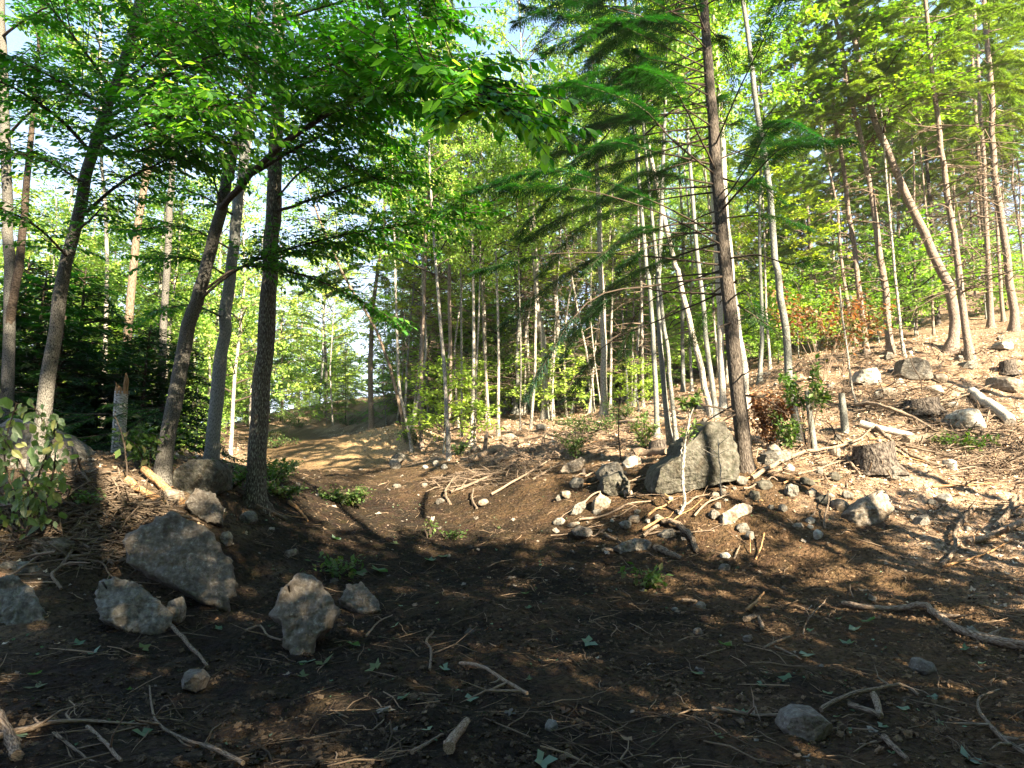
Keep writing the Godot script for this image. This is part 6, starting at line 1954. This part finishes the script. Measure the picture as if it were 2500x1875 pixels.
	for k in stems:
		var pts := []
		for i in 4:
			pts.append(pt(k[i][0], k[i][1], 7.9 - i * 0.1 + rnd(-0.15, 0.15)) - base)
		var c := limb(B, pts, 0.016, 0.005, 5)
		for j in 66:
			var i := R.randi_range(2, c.size() - 1)
			var q: Vector3 = c[i] + rdir() * rnd(0.04, 0.22)
			B.tube([c[i], q], [0.003, 0.0015], 3, Color.WHITE, false, 0.2)
			var ld := (Vector3.DOWN * rnd(0.5, 1.3) + rdir() * 0.9).normalized()
			var lf := part("leaf", meshes[[0, 1, 1, 0, 2, 1][R.randi() % 6]][R.randi() % 2], o)
			lf.transform = Transform3D(leaf_basis(ld, (Vector3(0.2, 0.3, 1.0) + rdir() * 0.7).normalized(), rnd(0.06, 0.165)), q)
	part("stems", B.done(M.twig), o)
	# small leaves of the debris heap
	small_shrub("green_shrub", "small-leaved sprigs lying on the debris heap", gp(at(VA, 350, 600).x, at(VA, 350, 600).y), 0.3, 0.3, 8, 260, 0.06, [Color(0.16, 0.22, 0.1), Color(0.2, 0.26, 0.12)], M.leaf, 6600, M.dead_wood)
	# hemlock seedling fronds by the thicket
	for k in [["yellow-green hemlock spray leaning out of the thicket", VF, 620, 260, 0.9], ["lower hemlock spray spreading beside the snapped birch", VF, 700, 420, 0.8], ["hemlock spray right of the snapped birch", VF, 1150, 200, 0.8], ["low hemlock spray in front of the snapped birch", VF, 1000, 520, 0.9]]:
		var a := at(k[1], k[2], k[3])
		var c := pt(a.x, a.y, 11.3)
		var S := Shape.new()
		var B2 := Shape.new()
		for j in 3:
			var side: Vector3 = Vector3(rnd(-1.0, 0.2) if k[2] < 1000 else rnd(-0.4, 0.8), rnd(-0.35, 0.3), rnd(0.0, 0.6)).normalized() * k[4]
			needle_branch(S, B2, [Vector3(0.25, 0.15, -0.4), Vector3.ZERO + side * 0.3, side * 0.7, side + Vector3.DOWN * 0.08], 0.008, 0.1, 0.028, 0.2, 8, 0.014, Color(0.08, 0.14, 0.035))
		var t := thing("hemlock_spray", k[0], "branch", c)
		part("twigs", B2.done(M.twig), t)
		part("needles", S.done(M.needle), t, "stuff")

func fallen_leaves() -> void:
	var meshes := []
	for k in 3:
		for j in 2:
			meshes.append(lobed_leaf(M["fallen_%d" % k], 3 + j, 0.5 + 0.5 * j))
	# the ones that stand out, where the photograph shows them
	var list := [["big torn green leaf at the left, below the dark sloping boulder", VA, 150, 1330, 100], ["pale oak leaf left of the big torn green leaf", VA, 135, 1280, 60], ["shiny green leaf pair in the bottom left loam", VA, 510, 1490, 90], ["bright green oak leaf beside the shiny pair", VA, 590, 1525, 90], ["grey-green leaf left of the bottom left stick", VA, 85, 1535, 60],
		["leaf below the rounded dark boulder's point", VA, 600, 1165, 60], ["small pale leaf left of the rounded dark boulder", VA, 385, 1190, 60], ["small teal leaf at the tall boulder's left", VA, 905, 1085, 40], ["upright leaf below the rounded dark boulder", VA, 330, 1150, 50], ["oak leaf at the foot of the tall dusty boulder", VA, 1270, 1225, 90], ["leaf lying right of the oak leaf at the tall dusty boulder", VA, 1340, 1235, 90], ["small leaf below the oak leaf at the tall boulder", VA, 1258, 1285, 50],
		["bright green maple leaf beyond the half-buried dark rock", VB, 550, 845, 90], ["green leaf left of the bright maple leaf", VB, 480, 855, 60], ["light leaf lying in the sunlit streak's shade", VB, 620, 730, 46], ["teal leaf pair at the crushed sprig", VB, 765, 800, 60], ["yellow-green leaf right of the teal pair", VB, 820, 785, 50], ["dark green leaf on the track's left", VB, 370, 710, 60], ["pale leaf right of the curved twig", VB, 620, 1075, 44], ["leaf tuft at the end of the brown twig", VB, 445, 1155, 70],
		["dark green leaf below the leaf tuft", VB, 540, 1245, 80], ["pale leaf on the loam, left of centre", VB, 500, 1360, 50], ["standing pale leaf right of the forked root", VB, 825, 1255, 50], ["curled leaf beside the curled bark in the loam", VB, 935, 1380, 60], ["small white-green leaf right of the dark branch", VB, 1178, 1298, 32], ["torn leaf near the bottom centre", VB, 655, 1375, 60], ["leaf at the bottom centre by the stick heap", VB, 755, 1510, 56], ["big leaf cut by the bottom edge, right of centre", VB, 1230, 1645, 100],
		["bright leaf on the dirt above the loam's edge", VB, 1155, 940, 40], ["pale leaf beside a small stone in the loam", VB, 1175, 1000, 40], ["green leaf right of centre near the edge of the loam", VB, 1420, 1145, 70],
		["large dark green leaf under the long grey branch", VE, 1220, 705, 110], ["torn leaf left under the long grey branch", VE, 1140, 760, 90], ["pale leaf below the long grey branch", VE, 1840, 880, 60], ["white-green leaf near the purple-grey rock", VE, 1950, 975, 56], ["dark oak leaf cluster left of the peg", VE, 330, 860, 130], ["green oak leaf right of the peg", VE, 830, 920, 100], ["pale jagged leaf below the green oak leaf", VE, 700, 1070, 90], ["light green blade below the jagged leaf", VE, 540, 1110, 70],
		["leaf on the long straight stick", VE, 970, 1165, 80], ["oak leaf right of the root chunk", VE, 1450, 1265, 80], ["pale leaf between the stick and the frosted rock", VE, 1025, 1315, 60], ["thin pale leaf right of the oak leaf", VE, 1680, 1355, 60], ["dark leaf below the root pieces", VE, 1310, 1375, 80], ["leaf by the splintered stick", VE, 1370, 1550, 60], ["big pale leaf cut by the bottom edge at right", VE, 1880, 1600, 150], ["leaf at the left of the loam by the peg", VE, 140, 1040, 80],
		["leaf on the crooked twig's end", VE, 1030, 690, 60], ["leaf under the long branch's thin end", VE, 1100, 845, 90], ["leaf at the bottom, left of the frosted rock", VE, 270, 1440, 80], ["leaf beside the yellow stick", VE, 430, 1290, 90]]
	for i in list.size():
		var k: Array = list[i]
		R.seed = 7000 + i
		var p := at(k[1], k[2], k[3])
		var f := gp(p.x, p.y)
		var L: float = k[4] * k[1][0] * -f.z / F * 1.15
		var lf := solo("fallen_leaf", meshes[R.randi() % 6], f + Vector3.UP * 0.015, k[0], "leaf")
		var b := ground_frame(f.x, f.z, 0.3)
		lf.transform = Transform3D(b.scaled_local(Vector3(L * 0.9, L, L)), f + Vector3.UP * 0.015 - b.z * L * 0.4)
	# others that nothing tells apart
	R.seed = 7100
	for i in 36:
		var d := lerpf(3.6, 15.0, R.randf())
		var x := rnd(-0.62, 0.62) * d
		var s := rnd(0.04, 0.1)
		var lf := solo("fallen_leaf", meshes[R.randi() % 6], Vector3.ZERO, "small green leaf lying loose on the dark soil of the track", "leaf", "green leaves scattered over the track")
		lf.transform = Transform3D(ground_frame(x, -d, 0.4).scaled_local(Vector3(s * 0.8, s, s)), Vector3(x, height(x, -d) + 0.015, -d))

# ---------------------------------------------------------------- everything in order
func _ready() -> void:
	var cam := Camera3D.new()
	cam.name = "camera"
	cam.fov = rad_to_deg(2.0 * atan(937.5 / F))
	cam.near = 0.05
	cam.far = 600.0
	cam.transform = Transform3D(look, EYE)
	add_child(cam)
	cam.current = true
	var env := Environment.new()
	env.background_mode = Environment.BG_SKY
	var sm := ProceduralSkyMaterial.new()
	sm.sky_top_color = Color(0.285, 0.37, 0.475)
	sm.sky_horizon_color = Color(0.63, 0.66, 0.7)
	sm.sky_curve = 0.16
	sm.ground_bottom_color = Color(0.12, 0.1, 0.08)
	sm.ground_horizon_color = Color(0.5, 0.52, 0.5)
	sm.sun_angle_max = 20.0
	var sky := Sky.new()
	sky.sky_material = sm
	env.sky = sky
	env.tonemap_mode = Environment.TONE_MAPPER_LINEAR
	env.tonemap_exposure = 9.6
	env.background_energy_multiplier = 0.82
	env.fog_enabled = true
	env.fog_density = 0.0003
	env.fog_light_color = Color(0.9, 0.95, 1.0)
	env.sdfgi_enabled = true
	env.ssao_enabled = true
	env.ssil_enabled = true
	var we := WorldEnvironment.new()
	we.name = "world_environment"
	we.environment = env
	add_child(we)
	var sun := DirectionalLight3D.new()
	sun.name = "sun"
	sun.light_color = Color(1.0, 0.93, 0.8)
	sun.light_energy = 1.6
	sun.light_angular_distance = 0.5
	sun.shadow_enabled = true
	add_child(sun)
	sun.look_at_from_position(Vector3(0.476, 0.5, 0.72) * 50.0, Vector3.ZERO)

	make_materials()
	make_terrain()
	build_ground()
	make_crowns()
	for k in 2:
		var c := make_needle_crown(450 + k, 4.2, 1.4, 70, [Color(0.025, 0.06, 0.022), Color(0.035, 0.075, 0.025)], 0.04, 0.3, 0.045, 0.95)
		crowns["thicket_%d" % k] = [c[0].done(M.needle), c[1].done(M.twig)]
	build_left_trees()
	build_hemlock()
	build_dark_hemlocks()
	woods()
	shade_trees()
	rocks()
	wood_debris()
	plants()
	fallen_leaves()
	scatter_litter()
